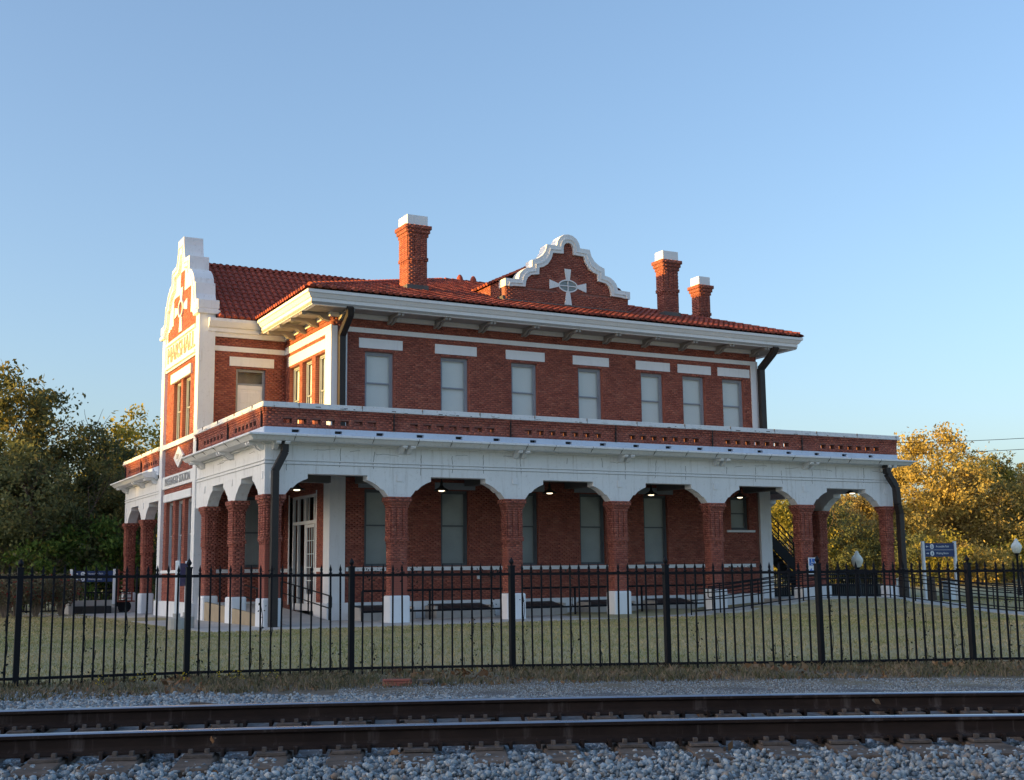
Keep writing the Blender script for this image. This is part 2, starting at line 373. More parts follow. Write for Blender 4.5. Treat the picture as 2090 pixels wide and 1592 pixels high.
lf = MB(); lf.prism([(8.2, 53.2), (11.5, 51.2), (11.5, 62), (6.8, 62.5), (6.5, 58)], lambda p, d: (p[0], p[1], d), -1.7, -1.58)
tag(lf.build('path', 'concrete'), kind='structure')

# ================================================================== STATION
ST = empty('station_building', (11.4, 38.5, GZ))
tag(ST, 'two-storey red brick railway station with white arcade, mission gables and red tile roof', 'building')
OFF = Vector(ST.location)
def part(mb, name, mats, parent=None, **k):
    mb.v = [(x-OFF.x, y-OFF.y, z-OFF.z) for x, y, z in mb.v]
    return mb.build(name, mats, parent if parent is not None else ST, **k)
def keepalive(o): return o
BW, BH, BPW, BPH = .203, .064, .2145, .0765
def brick_box(V, Fc, o, u, n, a, b, z0, z1, pr):
    i = len(V); q = []
    for d in (0, pr):
        for (s, z) in ((a, z0), (b, z0), (b, z1), (a, z1)):
            V.append((o[0]+u[0]*s+n[0]*d, o[1]+u[1]*s+n[1]*d, z))
    Fc += [(i+4, i+5, i+6, i+7), (i, i+1, i+5, i+4), (i+1, i+2, i+6, i+5), (i+2, i+3, i+7, i+6), (i+3, i, i+4, i+7)]
class Bricks:
    def __init__(s): s.V = []; s.F = []; s.list = []
    def wall(s, o, u, n, L, z0, z1, holes=(), pr=.014, bw=BPW, keep=None, collect=False, inset=.0):
        o = (o[0]+n[0]*inset, o[1]+n[1]*inset)
        k0 = math.floor((z0-GZ)/BPH+.001); k1 = math.ceil((z1-GZ)/BPH)
        for k in range(k0, k1):
            za = max(GZ+k*BPH+.006, z0+.002); zb = min(GZ+(k+1)*BPH-.006, z1-.002)
            if zb-za < .02: continue
            iv = [(0, L)]
            if keep: iv = keep((za+zb)/2)
            for (h0, h1, hz0, hz1) in holes:
                if hz1 <= za+.01 or hz0 >= zb-.01: continue
                nv = []
                for a, b in iv:
                    if h1 <= a or h0 >= b: nv.append((a, b)); continue
                    if h0 > a: nv.append((a, h0))
                    if h1 < b: nv.append((h1, b))
                iv = nv
            ph = (k % 2)*bw/2
            for a, b in iv:
                j = math.floor((a-ph)/bw)
                while True:
                    s0 = max(j*bw+ph+.006, a+.003); s1 = min((j+1)*bw+ph-.006, b-.003)
                    if j*bw+ph >= b: break
                    if s1-s0 > .025:
                        p = pr+random.uniform(-.003, .003)
                        if collect: s.list.append((o, u, n, s0, s1, za, zb, p))
                        else: brick_box(s.V, s.F, o, u, n, s0, s1, za, zb, p)
                    j += 1
        return s
    def part(s, parent, name='brickwork'):
        if not s.V: return
        V = np.array(s.V)-np.array(OFF); o = mesh_np(name, V, np.array(s.F), 'brick', parent, 'stuff'); return o
def wallcore(o, u, n, L, z0, z1, holes=(), depth=.2, mats=('mortar', 'brick_course')):
    """plane facing n with rectangular holes and reveals going in by depth"""
    mb = MB(); us = sorted({0, L, *[h[0] for h in holes], *[h[1] for h in holes]}); zs = sorted({z0, z1, *[h[2] for h in holes], *[h[3] for h in holes]})
    P = lambda s, z, d=0: (o[0]+u[0]*s-n[0]*d, o[1]+u[1]*s-n[1]*d, z)
    for a, b in zip(us, us[1:]):
        for c, d in zip(zs, zs[1:]):
            if any(h[0] <= a+1e-6 and h[1] >= b-1e-6 and h[2] <= c+1e-6 and h[3] >= d-1e-6 for h in holes): continue
            if a < 0 or b > L+1e-6 or c < z0-1e-6 or d > z1+1e-6: continue
            mb.quad(P(a, c), P(b, c), P(b, d), P(a, d), 0)
    for h0, h1, c, d in holes:
        c0 = max(c, z0)
        mb.quad(P(h0, c0), P(h0, d), P(h0, d, depth), P(h0, c0, depth), 1); mb.quad(P(h1, c0), P(h1, c0, depth), P(h1, d, depth), P(h1, d), 1)
        if d < z1-1e-6: mb.quad(P(h0, d), P(h1, d), P(h1, d, depth), P(h0, d, depth), 1)
        if c > z0+1e-6: mb.quad(P(h0, c), P(h0, c, depth), P(h1, c, depth), P(h1, c), 1)
    return mb
E_, N_, S_, W_ = (1, 0), (0, 1), (0, -1), (-1, 0)
# window: frame ring, two sashes, pane, blind. face frame: origin o(x,y), u along wall, n outward, at depth d
def window(o, u, n, a, b, z0, z1, d=.12, meet=None, frame='frame_grey', blind='blind', blind_z=None, part_parent=None, name='window', sill=False):
    P = lambda s, z, q: (o[0]+u[0]*s-n[0]*q, o[1]+u[1]*s-n[1]*q, z)
    def bx(mb, s0, s1, za, zb, q0, q1, mi=None):
        p = Vector(P(s0, za, q0)); mb.obox(p, Vector((u[0]*(s1-s0), u[1]*(s1-s0), 0)), Vector((-n[0]*(q1-q0), -n[1]*(q1-q0), 0)), Vector((0, 0, zb-za)), mi)
    meet = meet if meet is not None else (z0+z1)/2
    f = MB(); fw = .075
    bx(f, a+.002, a+fw, z0, z1, d, d+.09); bx(f, b-fw, b-.002, z0, z1, d, d+.09); bx(f, a+fw, b-fw, z1-fw, z1-.002, d, d+.09); bx(f, a+fw, b-fw, z0+.002, z0+.06, d-.03, d+.09)
    fo = part(f, name, frame, part_parent)
    for (za, zb, q) in ((z0+.06, meet+.02, d+.055), (meet-.02, z1-fw, d+.03)):
        s = MB(); sw = .05
        bx(s, a+fw, a+fw+sw, za, zb, q, q+.03); bx(s, b-fw-sw, b-fw, za, zb, q, q+.03); bx(s, a+fw+sw, b-fw-sw, za, za+.045, q, q+.03); bx(s, a+fw+sw, b-fw-sw, zb-.045, zb, q, q+.03)
        part(s, 'sash', frame, fo)
        g = MB(); g.quad(P(a+fw+sw, za+.045, q+.015), P(b-fw-sw, za+.045, q+.015), P(b-fw-sw, zb-.045, q+.015), P(a+fw+sw, zb-.045, q+.015)); part(g, 'pane', 'pane_glass', fo)
    bz = blind_z if blind_z is not None else z0
    g = MB(); bx(g, a+.01, b-.01, bz, z1-.03, d+.13, d+.14); part(g, 'blind', blind, fo)
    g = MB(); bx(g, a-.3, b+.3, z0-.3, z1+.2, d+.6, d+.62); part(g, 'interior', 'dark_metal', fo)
    return fo

YM, XM, XE, YN, YW_, XT = 42.35, 15.05, 34.75, 59.4, 47.8, 11.45
# ---- main front wall (south), two storeys
low_w = [(16.36, 17.51), (19.42, 20.56), (22.46, 23.6), (25.52, 26.7), (28.58, 29.75)]
up_w = [(16.35, 17.5), (19.44, 20.62), (22.5, 23.66), (25.57, 26.7), (28.62, 29.75), (30.75, 31.9), (32.86, 34.0)]
hl = [(a-XM, b-XM, .3, 3.12) for a, b in low_w]+[(33.05-XM, 34.0-XM, 1.72, 3.12)]
hu = [(a-XM, b-XM, 5.7, 8.25) for a, b in up_w]
Lm = XE-XM
fw = part(wallcore((XM, YM), E_, S_, Lm, -1.6, 9.6, hl+hu, .22), 'front_wall', ('mortar', 'brick_course'))
B = Bricks()
B.wall((XM, YM), E_, S_, Lm, -.97, .14); B.wall((XM, YM), E_, S_, Lm-.3, .28, 3.5, hl)
B.wall((XM, YM), E_, S_, Lm, 4.95, 8.93, hu+[(0, .57, 4, 9), (19.37, Lm+1, 4, 9)]); B.wall((XM, YM), E_, S_, Lm, 9.11, 9.42); B.wall((XM, YM), E_, S_, Lm, 9.2, 9.27, pr=.03)
B.part(fw)
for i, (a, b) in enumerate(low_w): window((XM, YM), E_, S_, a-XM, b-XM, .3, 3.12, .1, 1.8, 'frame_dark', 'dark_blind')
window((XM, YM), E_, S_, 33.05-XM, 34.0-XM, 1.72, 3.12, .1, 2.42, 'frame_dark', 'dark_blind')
for i, (a, b) in enumerate(up_w): window((XM, YM), E_, S_, a-XM, b-XM, 5.7, 8.25, .12, 7.08, 'frame_grey', 'blind')
for a, b in up_w:
    part(MB().box(a-.25, b+.37-.02, YM-.03, YM-.001, 8.36, 8.73), 'lintel', 'white_trim')
for a, b in low_w: part(MB().box(a-.25, b+.3, YM-.03, YM-.001, 3.16, 3.42), 'lintel', 'frame_grey')  # lower lintels coloured grey to stand in for the porch shade
part(MB().box(XM+.45, XE-.05, YM-.05, YM-.001, 8.93, 9.11), 'belt_course', 'white_trim')
part(MB().box(XM+.44, XM+.58, YM-.05, YM-.001, 4.9, 8.93), 'belt_course', 'white_trim')
part(MB().box(XE-.34, XE-.05, YM-.05, YM-.001, 4.9, 8.93), 'belt_course', 'white_trim')
part(MB().box(XM-.0, XM+.2, YM-.045, YM-.001, 4.9, 9.11), 'corner_pilaster', 'white_trim')
part(MB().box(XM+.6, XE-.5, YM-.06, YM-.001, .14, .28), 'sill_course', 'white_trim')
part(MB().box(32.8, 34.3, YM-.06, YM-.001, 1.62, 1.71), 'window_sill', 'white_trim')
part(MB().box(XM-.1, XE+.1, YM-.08, YM-.001, -1.6, -.97), 'plinth', 'white_trim')
part(MB().box(XM-.04, XM+.55, YM-.06, YM-.001, -.97, 3.6), 'corner_pilaster', 'white_trim')
part(MB().box(XM-.05, XM-.001, YM-.058, YM+.6, -.97, 3.6), 'corner_pilaster', 'white_trim')
part(MB().box(34.55, 35.15, YM-.12, YM+.6, -1.2, 3.6), 'corner_pilaster', 'white_trim')
part(MB().box(XM-.18, XM+.72, YM-.2, YM+.7, -1.6, -.97), 'plinth', 'white_trim', bevel=.03)
# ---- main west wall
hw = [(42.95-YM, 44.15-YM, 5.6, 8.25), (44.56-YM, 45.7-YM, 5.6, 8.25), (46.06-YM, 47.3-YM, 5.6, 8.25), (43.9-YM, 47.05-YM, -1.6, 3.05)]
ww = part(wallcore((XM, YM), N_, W_, YW_-YM, -1.6, 9.6, hw, .3), 'west_wall', ('mortar', 'brick_course'))
B = Bricks(); L = YW_-YM
B.wall((XM, YM), N_, W_, L, -.97, .14, hw+[(0, .6, -2, 4)]); B.wall((XM, YM), N_, W_, L, .28, 3.5, hw+[(0, .6, -2, 4)])
B.wall((XM, YM), N_, W_, L, 4.95, 8.33, hw+[(0, .6, 4, 9)]); B.wall((XM, YM), N_, W_, L, 8.72, 8.87, [(0, .6, 4, 9)])
B.wall((XM, YM), N_, W_, L, 9.15, 9.45); B.wall((XM, YM), N_, W_, L, 9.2, 9.27, pr=.035); B.wall((XM, YM), N_, W_, L, 9.36, 9.45, pr=.05)
B.part(ww)
for h in hw[:3]: window((XM, YM), N_, W_, h[0], h[1], 5.6, 8.25, .16, 6.9, 'frame_grey', 'blind')
part(MB().box(XM-.05, XM-.001, YM-.045, YW_, 8.87, 9.15), 'belt_course', 'white_trim')
part(MB().box(XM-.04, XM-.001, YM+.6, 47.46, 8.33, 8.72), 'belt_course', 'white_trim')
part(MB().box(XM-.045, XM-.001, YM-.045, YM+.6, 4.9, 8.87), 'corner_pilaster', 'white_trim')
part(MB().box(XM-.06, XM-.001, YM+.6, 43.88, .14, .28), 'sill_course', 'white_trim'); part(MB().box(XM-.06, XM-.001, 47.07, YW_, .14, .28), 'sill_course', 'white_trim')
part(MB().box(XM-.08, XM-.001, YM+.7, 43.88, -1.6, -.97), 'plinth', 'white_trim')
# entrance: frame, transom, sidelights, door
dr = MB(); x0 = XM+.12
for y0, y1 in ((43.9, 44.0), (46.95, 47.05), (44.42, 44.5), (45.5, 45.58), (46.35, 46.45)): dr.box(x0, x0+.1, y0, y1, -1.05, 3.05)
for z0, z1 in ((2.95, 3.05), (1.95, 2.07)): dr.box(x0-.01, x0+.09, 44.0, 46.95, z0, z1)
dr.box(x0-.02, x0+.1, 44.0, 46.95, -1.3, -1.05)
do = part(dr, 'entrance', 'white_trim')
def door_leaf(y0, y1, z0, z1, cols, rows, parent, name='door'):
    m = MB(); t = .05; x1 = XM+.15
    m.box(x1, x1+t, y0, y0+.1, z0, z1); m.box(x1, x1+t, y1-.1, y1, z0, z1); m.box(x1, x1+t, y0+.1, y1-.1, z1-.12, z1); m.box(x1, x1+t, y0+.1, y1-.1, z0, z0+.35)
    for c in range(1, cols): yy = y0+.1+(y1-y0-.2)*c/cols; m.box(x1+.01, x1+t-.01, yy-.015, yy+.015, z0+.35, z1-.12)
    for r in range(1, rows): zz = z0+.35+(z1-z0-.47)*r/rows; m.box(x1+.012, x1+t-.012, y0+.1, y1-.1, zz-.015, zz+.015)
    p = part(m, name, 'white_trim', parent)
    g = MB(); g.quad((x1+.03, y0+.1, z0+.35), (x1+.03, y1-.1, z0+.35), (x1+.03, y1-.1, z1-.12), (x1+.03, y0+.1, z1-.12)); part(g, 'pane', 'pane_glass', parent)
door_leaf(44.5, 45.5, -1.03, 1.93, 3, 5, do)
gg = MB()
for k in range(6):
    yy = 44.0+2.95*k/5; gg.box(x0+.02, x0+.07, yy-.015, yy+.015, 2.07, 2.95)
part(gg, 'transom_bars', 'white_trim', do)
gg = MB(); gg.quad((x0+.05, 44, 2.07), (x0+.05, 46.95, 2.07), (x0+.05, 46.95, 2.95), (x0+.05, 44, 2.95)); gg.quad((x0+.05, 45.58, -1.05), (x0+.05, 46.95, -1.05), (x0+.05, 46.95, 1.95), (x0+.05, 45.58, 1.95)); gg.quad((x0+.05, 44, -1.05), (x0+.05, 44.42, -1.05), (x0+.05, 44.42, 1.95), (x0+.05, 44, 1.95))
part(gg, 'pane', 'pane_glass', do)
part(MB().box(XM+1.2, XM+1.25, 43, 47.6, -1.5, 3.2), 'interior', 'dark_metal', do)
part(MB().box(XM-.02, XM+.12, 43.78, 43.9, -1.1, 3.15), 'door_casing', 'white_trim', do); part(MB().box(XM-.02, XM+.12, 47.05, 47.17, -1.1, 3.15), 'door_casing', 'white_trim', do)
# ---- wing south wall
X0 = 12.1; hs = [(13.0-X0, 14.2-X0, 5.0, 8.2), (13.05-X0, 14.25-X0, .35, 3.1)]
wg = part(wallcore((X0, YW_), E_, S_, XM-X0, -1.6, 9.6, hs, .18), 'wing_wall', ('mortar', 'brick_course'))
B = Bricks(); L = XM-X0
B.wall((X0, YW_), E_, S_, L, -.97, .14); B.wall((X0, YW_), E_, S_, L, .28, 3.5, hs); B.wall((X0, YW_), E_, S_, L, 4.95, 8.86, hs); B.wall((X0, YW_), E_, S_, L, 9.06, 9.4)
B.wall((X0-.02, YW_), E_, S_, L, 9.3, 9.37, pr=.04); B.part(wg)
part(MB().box(X0-.03, XM-.052, YW_-.05, YW_-.001, 8.86, 9.06), 'belt_course', 'white_trim')
part(MB().box(12.72, 14.53, YW_-.04, YW_-.001, 8.29, 8.66), 'lintel', 'white_trim')
part(MB().box(X0, XM-.08, YW_-.06, YW_-.001, .14, .28), 'sill_course', 'white_trim'); part(MB().box(X0, XM-.1, YW_-.08, YW_-.001, -1.6, -.97), 'plinth', 'white_trim')
window((X0, YW_), E_, S_, hs[1][0], hs[1][1], .35, 3.1, .1, 1.7, 'frame_dark', 'dark_blind')
# terrace door: transom window over a panelled white door
q = MB(); yd = YW_+.1
for a in (13.0, 14.1): q.box(a+.002, a+.098, yd, yd+.08, 5.0, 8.19)
q.box(13.1, 14.1, yd, yd+.08, 8.1, 8.19); q.box(13.1, 14.1, yd, yd+.08, 7.55, 7.63)
td = part(q, 'terrace_door', 'frame_grey')
q = MB(); q.box(13.1, 14.1, yd+.02, yd+.06, 4.95, 7.38); q.box(13.1, 14.1, yd+.005, yd+.07, 7.38, 7.55)
for zz in (5.2, 5.75, 6.3, 6.85): q.box(13.2, 14.0, yd+.005, yd+.021, zz, zz+.42)
part(q, 'door_panel', 'white_trim', td, bevel=.01)
q = MB(); q.quad((13.1, yd+.04, 7.63), (14.1, yd+.04, 7.63), (14.1, yd+.04, 8.1), (13.1, yd+.04, 8.1)); part(q, 'pane', 'pane_glass', td)
part(MB().box(12.8, 14.4, yd+.5, yd+.52, 4.95, 8.4), 'interior', 'letter_tan', td)
# ---- remaining hidden walls of the block (plain brick, seen only from aside)
q = MB()
q.quad((XE, YM, -1.6), (XE, YN, -1.6), (XE, YN, 9.6), (XE, YM, 9.6)); q.quad((XE, YN, -1.6), (XM, YN, -1.6), (XM, YN, 9.6), (XE, YN, 9.6)); q.quad((XM, 54.1, -1.6), (XM, YN, -1.6), (XM, YN, 9.6), (XM, 54.1, 9.6)); q.quad((12.1, 54.1, -1.6), (XM, 54.1, -1.6), (XM, 54.1, 10), (12.1, 54.1, 10))
part(q, 'rear_wall', 'brick_course')
part(MB().box(XE-.0, XE+.05, YM-.045, YM+.4, 4.9, 9.11), 'corner_pilaster', 'white_trim')

# ---- tower gable facing west (X = 11.45)
TC = 50.9; XP = 11.6
piers = MB()
piers.box(XT, 12.1, 47.65, 48.15, GZ-.1, 10.3); piers.box(XT, 12.1, 53.65, 54.15, GZ-.1, 10.3)
part(piers, 'gable_pier', 'white_stucco', bevel=.015)
part(MB().box(XT-.06, 12.12, 47.58, 48.2, GZ-.1, -.97), 'plinth', 'white_stucco', bevel=.02); part(MB().box(XT-.06, 12.12, 53.6, 54.22, GZ-.1, -.97), 'plinth', 'white_stucco', bevel=.02)
TW = 53.65-48.15
O = lambda a, b, c, d: (a-48.15, b-48.15, c, d)
ht = [O(49.42, 50.72, 5.66, 8.13), O(51.06, 52.36, 5.66, 8.13), O(48.6, 49.85, .3, 3.12), O(50.25, 51.5, .3, 3.12), O(51.95, 53.2, .3, 3.12)]
tw = part(wallcore((XP, 48.15), N_, W_, TW, -1.6, 8.9, ht, .25), 'gable_wall', ('mortar', 'brick_course'))
B = Bricks()
B.wall((XP, 48.15), N_, W_, TW, -.97, 3.14, ht); B.wall((XP, 48.15), N_, W_, TW, 3.46, 3.7); B.wall((XP, 48.15), N_, W_, TW, 4.22, 5.4); B.wall((XP, 48.15), N_, W_, TW, 5.6, 8.75, ht)
B.part(tw)
for h, z0, z1, mt in ((ht[0], 5.66, 8.13, 6.9), (ht[1], 5.66, 8.13, 6.9), (ht[2], .3, 3.12, 1.7), (ht[3], .3, 3.12, 1.7), (ht[4], .3, 3.12, 1.7)):
    window((XP, 48.15), N_, W_, h[0], h[1], z0, z1, .14, mt, 'frame_grey', 'blind')
part(MB().box(XT+.02, XP-.001, 48.15, 53.65, 5.4, 5.6), 'belt_course', 'white_stucco'); part(MB().box(XT+.05, XP-.001, 48.15, 53.65, 3.7, 4.22), 'name_board', 'white_stucco')
part(MB().box(XT+.03, XP-.001, 48.45, 53.3, 3.14, 3.46), 'lintel', 'white_stucco'); part(MB().box(XT+.05, XP-.001, 49.15, 52.65, 8.13, 8.53), 'lintel', 'white_stucco')
part(MB().box(XT+.02, XP-.001, 48.3, 53.5, .17, .29), 'sill_course', 'white_stucco'); part(MB().box(XT+.03, XP-.001, 48.15, 53.65, -1.6, -.97), 'plinth', 'white_stucco')
q = MB(); q.prism([(TC, 5.33), (TC-.85, 4.9), (TC, 4.45), (TC+.85, 4.9)], lambda p, d: (d, p[0], p[1]), XP-.1, XP-.001); dm = part(q, 'diamond_plaque', 'white_stucco', bevel=.02)
q = MB(); q.prism([(TC, 5.12), (TC-.5, 4.9), (TC, 4.68), (TC+.5, 4.9)], lambda p, d: (d, p[0], p[1]), XP-.12, XP-.1); part(q, 'emblem_field', 'white_trim', dm)
def text(body, size, parent, mat, loc, rot, ext=.01, name='lettering', sx=1.0, align='CENTER'):
    cu = bpy.data.curves.new(name, 'FONT'); cu.body = body; cu.size = size; cu.extrude = ext; cu.align_x = align; cu.align_y = 'CENTER'
    o = bpy.data.objects.new(name, cu); C.objects.link(o); cu.materials.append(MAT[mat]); o.parent = parent
    o.location = Vector(loc)-(OFF if parent in (ST, dm) else Vector()); o.rotation_euler = rot; o.scale = (sx, 1, 1)
    me = bpy.data.meshes.new_from_object(o); m2 = bpy.data.objects.new(name, me); C.objects.link(m2); m2.parent = parent; m2.location = o.location.copy(); m2.rotation_euler = rot; m2.scale = (sx, 1, 1)
    bpy.data.objects.remove(o); return m2
WESTROT = (R(90), 0, R(-90))
text('T&P', .3, dm, 'letter_grey', (XP-.125, TC, 4.9), WESTROT, .004, 'emblem')
fld = lambda p, d: (d, p[0], p[1])
def mirror(h, c): return [(c-a, z) for a, z in h]+[(c+a, z) for a, z in reversed(h)]
# gable outline (half widths)
go = [(3.3, 10.4), (3.3, 10.85), (2.85, 10.92), (2.72, 11.2), (2.66, 11.68), (2.46, 11.7), (2.42, 11.9), (2.2, 12.15), (1.9, 12.35), (1.56, 12.45), (1.54, 13.02), (.75, 13.08), (.6, 13.4), (.5, 13.75), (.47, 14.08)]
gi = [(2.75, 10.38), (2.75, 10.6), (2.5, 10.68), (2.38, 10.95), (2.3, 11.38), (2.12, 11.42), (2.05, 11.62), (1.86, 11.83), (1.6, 12.0), (1.25, 12.12), (1.22, 12.66), (.5, 12.72), (.35, 12.9), (.22, 13.2), (.15, 13.4)]
q = MB(); q.strip(mirror(go, TC), mirror(gi, TC), fld, XT-.06, 12.2); part(q, 'gable_coping', 'white_stucco', bevel=.012)
gm2 = [(a*.55+b*.45, c*.55+d*.45) for (a, c), (b, d) in zip(go, gi)]; gm3 = [(a*.45+b*.55, c*.45+d*.55) for (a, c), (b, d) in zip(go, gi)]
q = MB(); q.strip(mirror(gm2, TC), mirror(gm3, TC), fld, XT-.1, XT-.061); part(q, 'gable_moulding', 'white_stucco')
q = MB(); body = [(TC-3.235, 8.75)]+mirror([(3.235, 10.3)]+[(a+.02, z+.02) for a, z in gi[1:]], TC)+[(TC+3.235, 8.75)]
q.prism(body, fld, XT+.06, 12.1); part(q, 'gable_field', 'white_stucco')
part(MB().box(XT-.03, XT+.058, 48.3, 53.5, 9.86, 9.98), 'name_board_moulding', 'white_stucco'); part(MB().box(XT-.03, XT+.058, 48.3, 53.5, 8.84, 8.96), 'name_board_moulding', 'white_stucco')
text('MARSHALL', .98, ST, 'letter_tan', (XT+.045, TC, 9.4), WESTROT, .03, 'lettering', 1.02)
text('PASSENGER STATION', .46, ST, 'letter_grey', (XT+.04, TC, 3.96), WESTROT, .015, 'lettering', 1.0)
cop = [(3.36, 10.28), (3.36, 10.45)]
part(MB().box(XT-.12, 12.25, 47.53, 48.25, 10.28, 10.44), 'coping_block', 'white_stucco', bevel=.02); part(MB().box(XT-.12, 12.25, 53.55, 54.27, 10.28, 10.44), 'coping_block', 'white_stucco', bevel=.02)
part(MB().box(XT-.09, 12.22, 47.57, 48.22, 10.5, 10.84), 'coping_block', 'white_stucco', bevel=.02); part(MB().box(XT-.09, 12.22, 53.58, 54.23, 10.5, 10.84), 'coping_block', 'white_stucco', bevel=.02)
# brick panel of the gable with a flared cross
def gkeep(z):
    hwd = 2.45 if z < 10.45 else (2.45-(z-10.45)*4.5 if z < 10.65 else (1.5 if z < 11.75 else (.33 if z < 12.7 else 0)))
    return [(3.25-hwd, 3.25+hwd)] if hwd > .1 else []
B = Bricks(); B.wall((XT+.06, 47.65), N_, W_, 6.5, 10.0, 12.7, keep=gkeep, pr=.02)
gb = MB()
gb.box(XT+.045, XT+.059, TC-2.45, TC+2.45, 10.0, 10.45); gb.box(XT+.045, XT+.059, TC-1.5, TC+1.5, 10.45, 11.75); gb.box(XT+.045, XT+.059, TC-.33, TC+.33, 11.75, 12.7)
gp = part(gb, 'gable_panel', 'mortar'); B.part(gp)
def cross(fn, c, z, s, parent):
    for a, bb in (((.20, .27), (.27, .93)), ((-.20, .27), (-.27, .93))): pass
    arms = [[(-.16*s, .38*s), (.16*s, .38*s), (.3*s, 1.05*s), (-.3*s, 1.05*s)], [(-.16*s, -.38*s), (.16*s, -.38*s), (.3*s, -1.15*s), (-.3*s, -1.15*s)],
            [(.62*s, -.13*s), (.62*s, .13*s), (1.3*s, .28*s), (1.3*s, -.28*s)], [(-.62*s, -.13*s), (-.62*s, .13*s), (-1.3*s, .28*s), (-1.3*s, -.28*s)]]
    for a in arms:
        q = MB(); q.prism([(c+p, z+r) for p, r in a], fn[0], fn[1], fn[2]); part(q, 'cross_arm', 'white_stucco', parent, bevel=.01)
cross((fld, XT-.01, XT+.044), TC, 11.1, .85, gp)
def ring(fn, c, z, ra, rb, t, d0, d1, nm, mat, parent):
    N = 28; o_ = [(c+ra*math.cos(2*math.pi*k/N), z+rb*math.sin(2*math.pi*k/N)) for k in range(N+1)]; i_ = [(c+(ra-t)*math.cos(2*math.pi*k/N), z+(rb-t)*math.sin(2*math.pi*k/N)) for k in range(N+1)]
    q = MB(); q.strip(o_, i_, fn, d0, d1); return part(q, nm, mat, parent)
ring(fld, TC, 11.1, .42, .38, .09, XT-.03, XT+.04, 'window_ring', 'white_stucco', gp)
# ---- wing cornice
def cornice(mb, path, prof, closed=False):
    """path list of (x,y) corner points with outward offset dirs; prof list of (out,z)"""
    pts = []
    for i, p in enumerate(path):
        a = Vector(path[i-1]) if i > 0 else None; c = Vector(path[i+1]) if i < len(path)-1 else None; p = Vector(p)
        def nr(s, e): d = (e-s).normalized(); return Vector((d.y, -d.x))
        if a is None: m = nr(p, c)
        elif c is None: m = nr(a, p)
        else:
            n1 = nr(a, p); n2 = nr(p, c); m = (n1+n2); m = m/ max(.3, m.dot(n1))
        pts.append([(p.x+m.x*o, p.y+m.y*o, z) for o, z in prof])
    k = len(prof)
    for i in range(len(pts)-1):
        mb.add(pts[i]+pts[i+1], [(j, j+1, k+j+1, k+j) for j in range(k-1)]+[(0, k, 2*k-1, k-1)])
    mb.add(pts[0], [tuple(range(k))]); mb.add(pts[-1], [tuple(range(k-1, -1, -1))])
q = MB(); cornice(q, [(11.8, YW_), (XM, YW_)], [(0, 9.42), (.1, 9.42), (.1, 9.58), (.2, 9.6), (.2, 9.74), (.3, 9.78), (.42, 9.98), (.42, 10.1), (0, 10.12)]); part(q, 'wing_cornice', 'white_trim')
# ---- main eaves: soffit, fascia/gutter
OV = 1.4; ex0, ex1, ey0, ey1 = XM-OV, XE+OV+.15, YM-OV, YN+OV
part(MB().box(ex0+.2, ex1-.2, ey0+.2, ey1-.2, 9.6, 9.66), 'soffit', 'soffit')
q = MB(); cornice(q, [(ex0+.35, 47.2), (ex0+.35, ey0+.35), (ex1-.35, ey0+.35), (ex1-.35, ey1-.35)], [(-.1, 9.59), (0.12, 9.57), (.12, 9.66), (.17, 9.68), (.17, 9.80), (.22, 9.82), (.3, 9.95), (.35, 9.97), (.35, 10.08), (-.1, 10.1)]); part(q, 'fascia', 'white_trim')
q = MB(); q.box(ex0+.3, XM-.01, 46.9, 47.1, 9.6, 9.95); part(q, 'fascia', 'white_trim')
q = MB(); q.box(XM-.12, XE+.1, YM-.13, YM-.001, 9.44, 9.6); q.box(XM-.12, XM-.001, YM-.001, YW_, 9.45, 9.6); part(q, 'frieze_board', 'white_trim')
def bracket(x, y, ang):
    e = MB(); L = OV-.28
    # profile in (d, z): d outward from the wall
    prof = [(0, 9.59), (L, 9.59), (L, 9.47), (L-.12, 9.44), (L-.2, 9.5), (.45, 9.48), (.3, 9.36), (.12, 9.33), (0, 9.3)]
    c, s = math.cos(ang), math.sin(ang)
    for off in (-.11, .03):
        fn = lambda p, d: (x+c*p[0]-s*d, y+s*p[0]+c*d, p[1]); e.prism(prof, fn, off, off+.09)
    fn = lambda p, d: (x+c*p[0]-s*d, y+s*p[0]+c*d, p[1]); e.prism([(0, 9.595), (L-.05, 9.595), (L-.05, 9.53), (0, 9.5)], fn, -.03, .04)
    part(e, 'eave_bracket', 'soffit')
for x in (15.4, 17.33, 19.24, 21.15, 23.06, 24.95, 26.86, 28.77, 30.68, 32.6, 34.5): bracket(x, YM, -math.pi/2)
for y in (42.6, 43.9, 45.3, 46.7): bracket(XM, y, math.pi)
part(MB().box(14.1, 14.6, 44.0, 45.0, 9.585, 9.599), 'soffit_vent', 'dark_metal')
# ---- roofs
SL = .34; ZE = 10.12
def zmain(x, y): return ZE+SL*min(x-ex0, ex1-x, y-ey0, ey1-y)
RIDY = (ey0+ey1)/2; hh = (ey1-ey0)/2
apW, apE = ex0+hh, ex1-hh; ZR = ZE+SL*hh
if apE < apW: apW = apE = (apW+apE)/2
WP = .83; wy0 = 47.38; wy1 = 2*TC-wy0
def zwing(x, y): return 10.1+WP*min(y-wy0, wy1-y)
DX = 25.44; DE = 3.05; DS = .47; DZE = 11.72
def zdorm(x, y): return DZE+DS*(DE-abs(x-DX))
q = MB()
q.add([(ex0, ey0, ZE), (ex1, ey0, ZE), (ex1, ey1, ZE), (ex0, ey1, ZE), (apW, RIDY, ZR), (apE, RIDY, ZR)], [(0, 1, 5, 4), (1, 2, 5), (2, 3, 4, 5), (3, 0, 4)])
mroof = part(q, 'main_roof', 'roof_base')
q = MB(); xr = ex0+(zwing(0, TC)-ZE)/SL
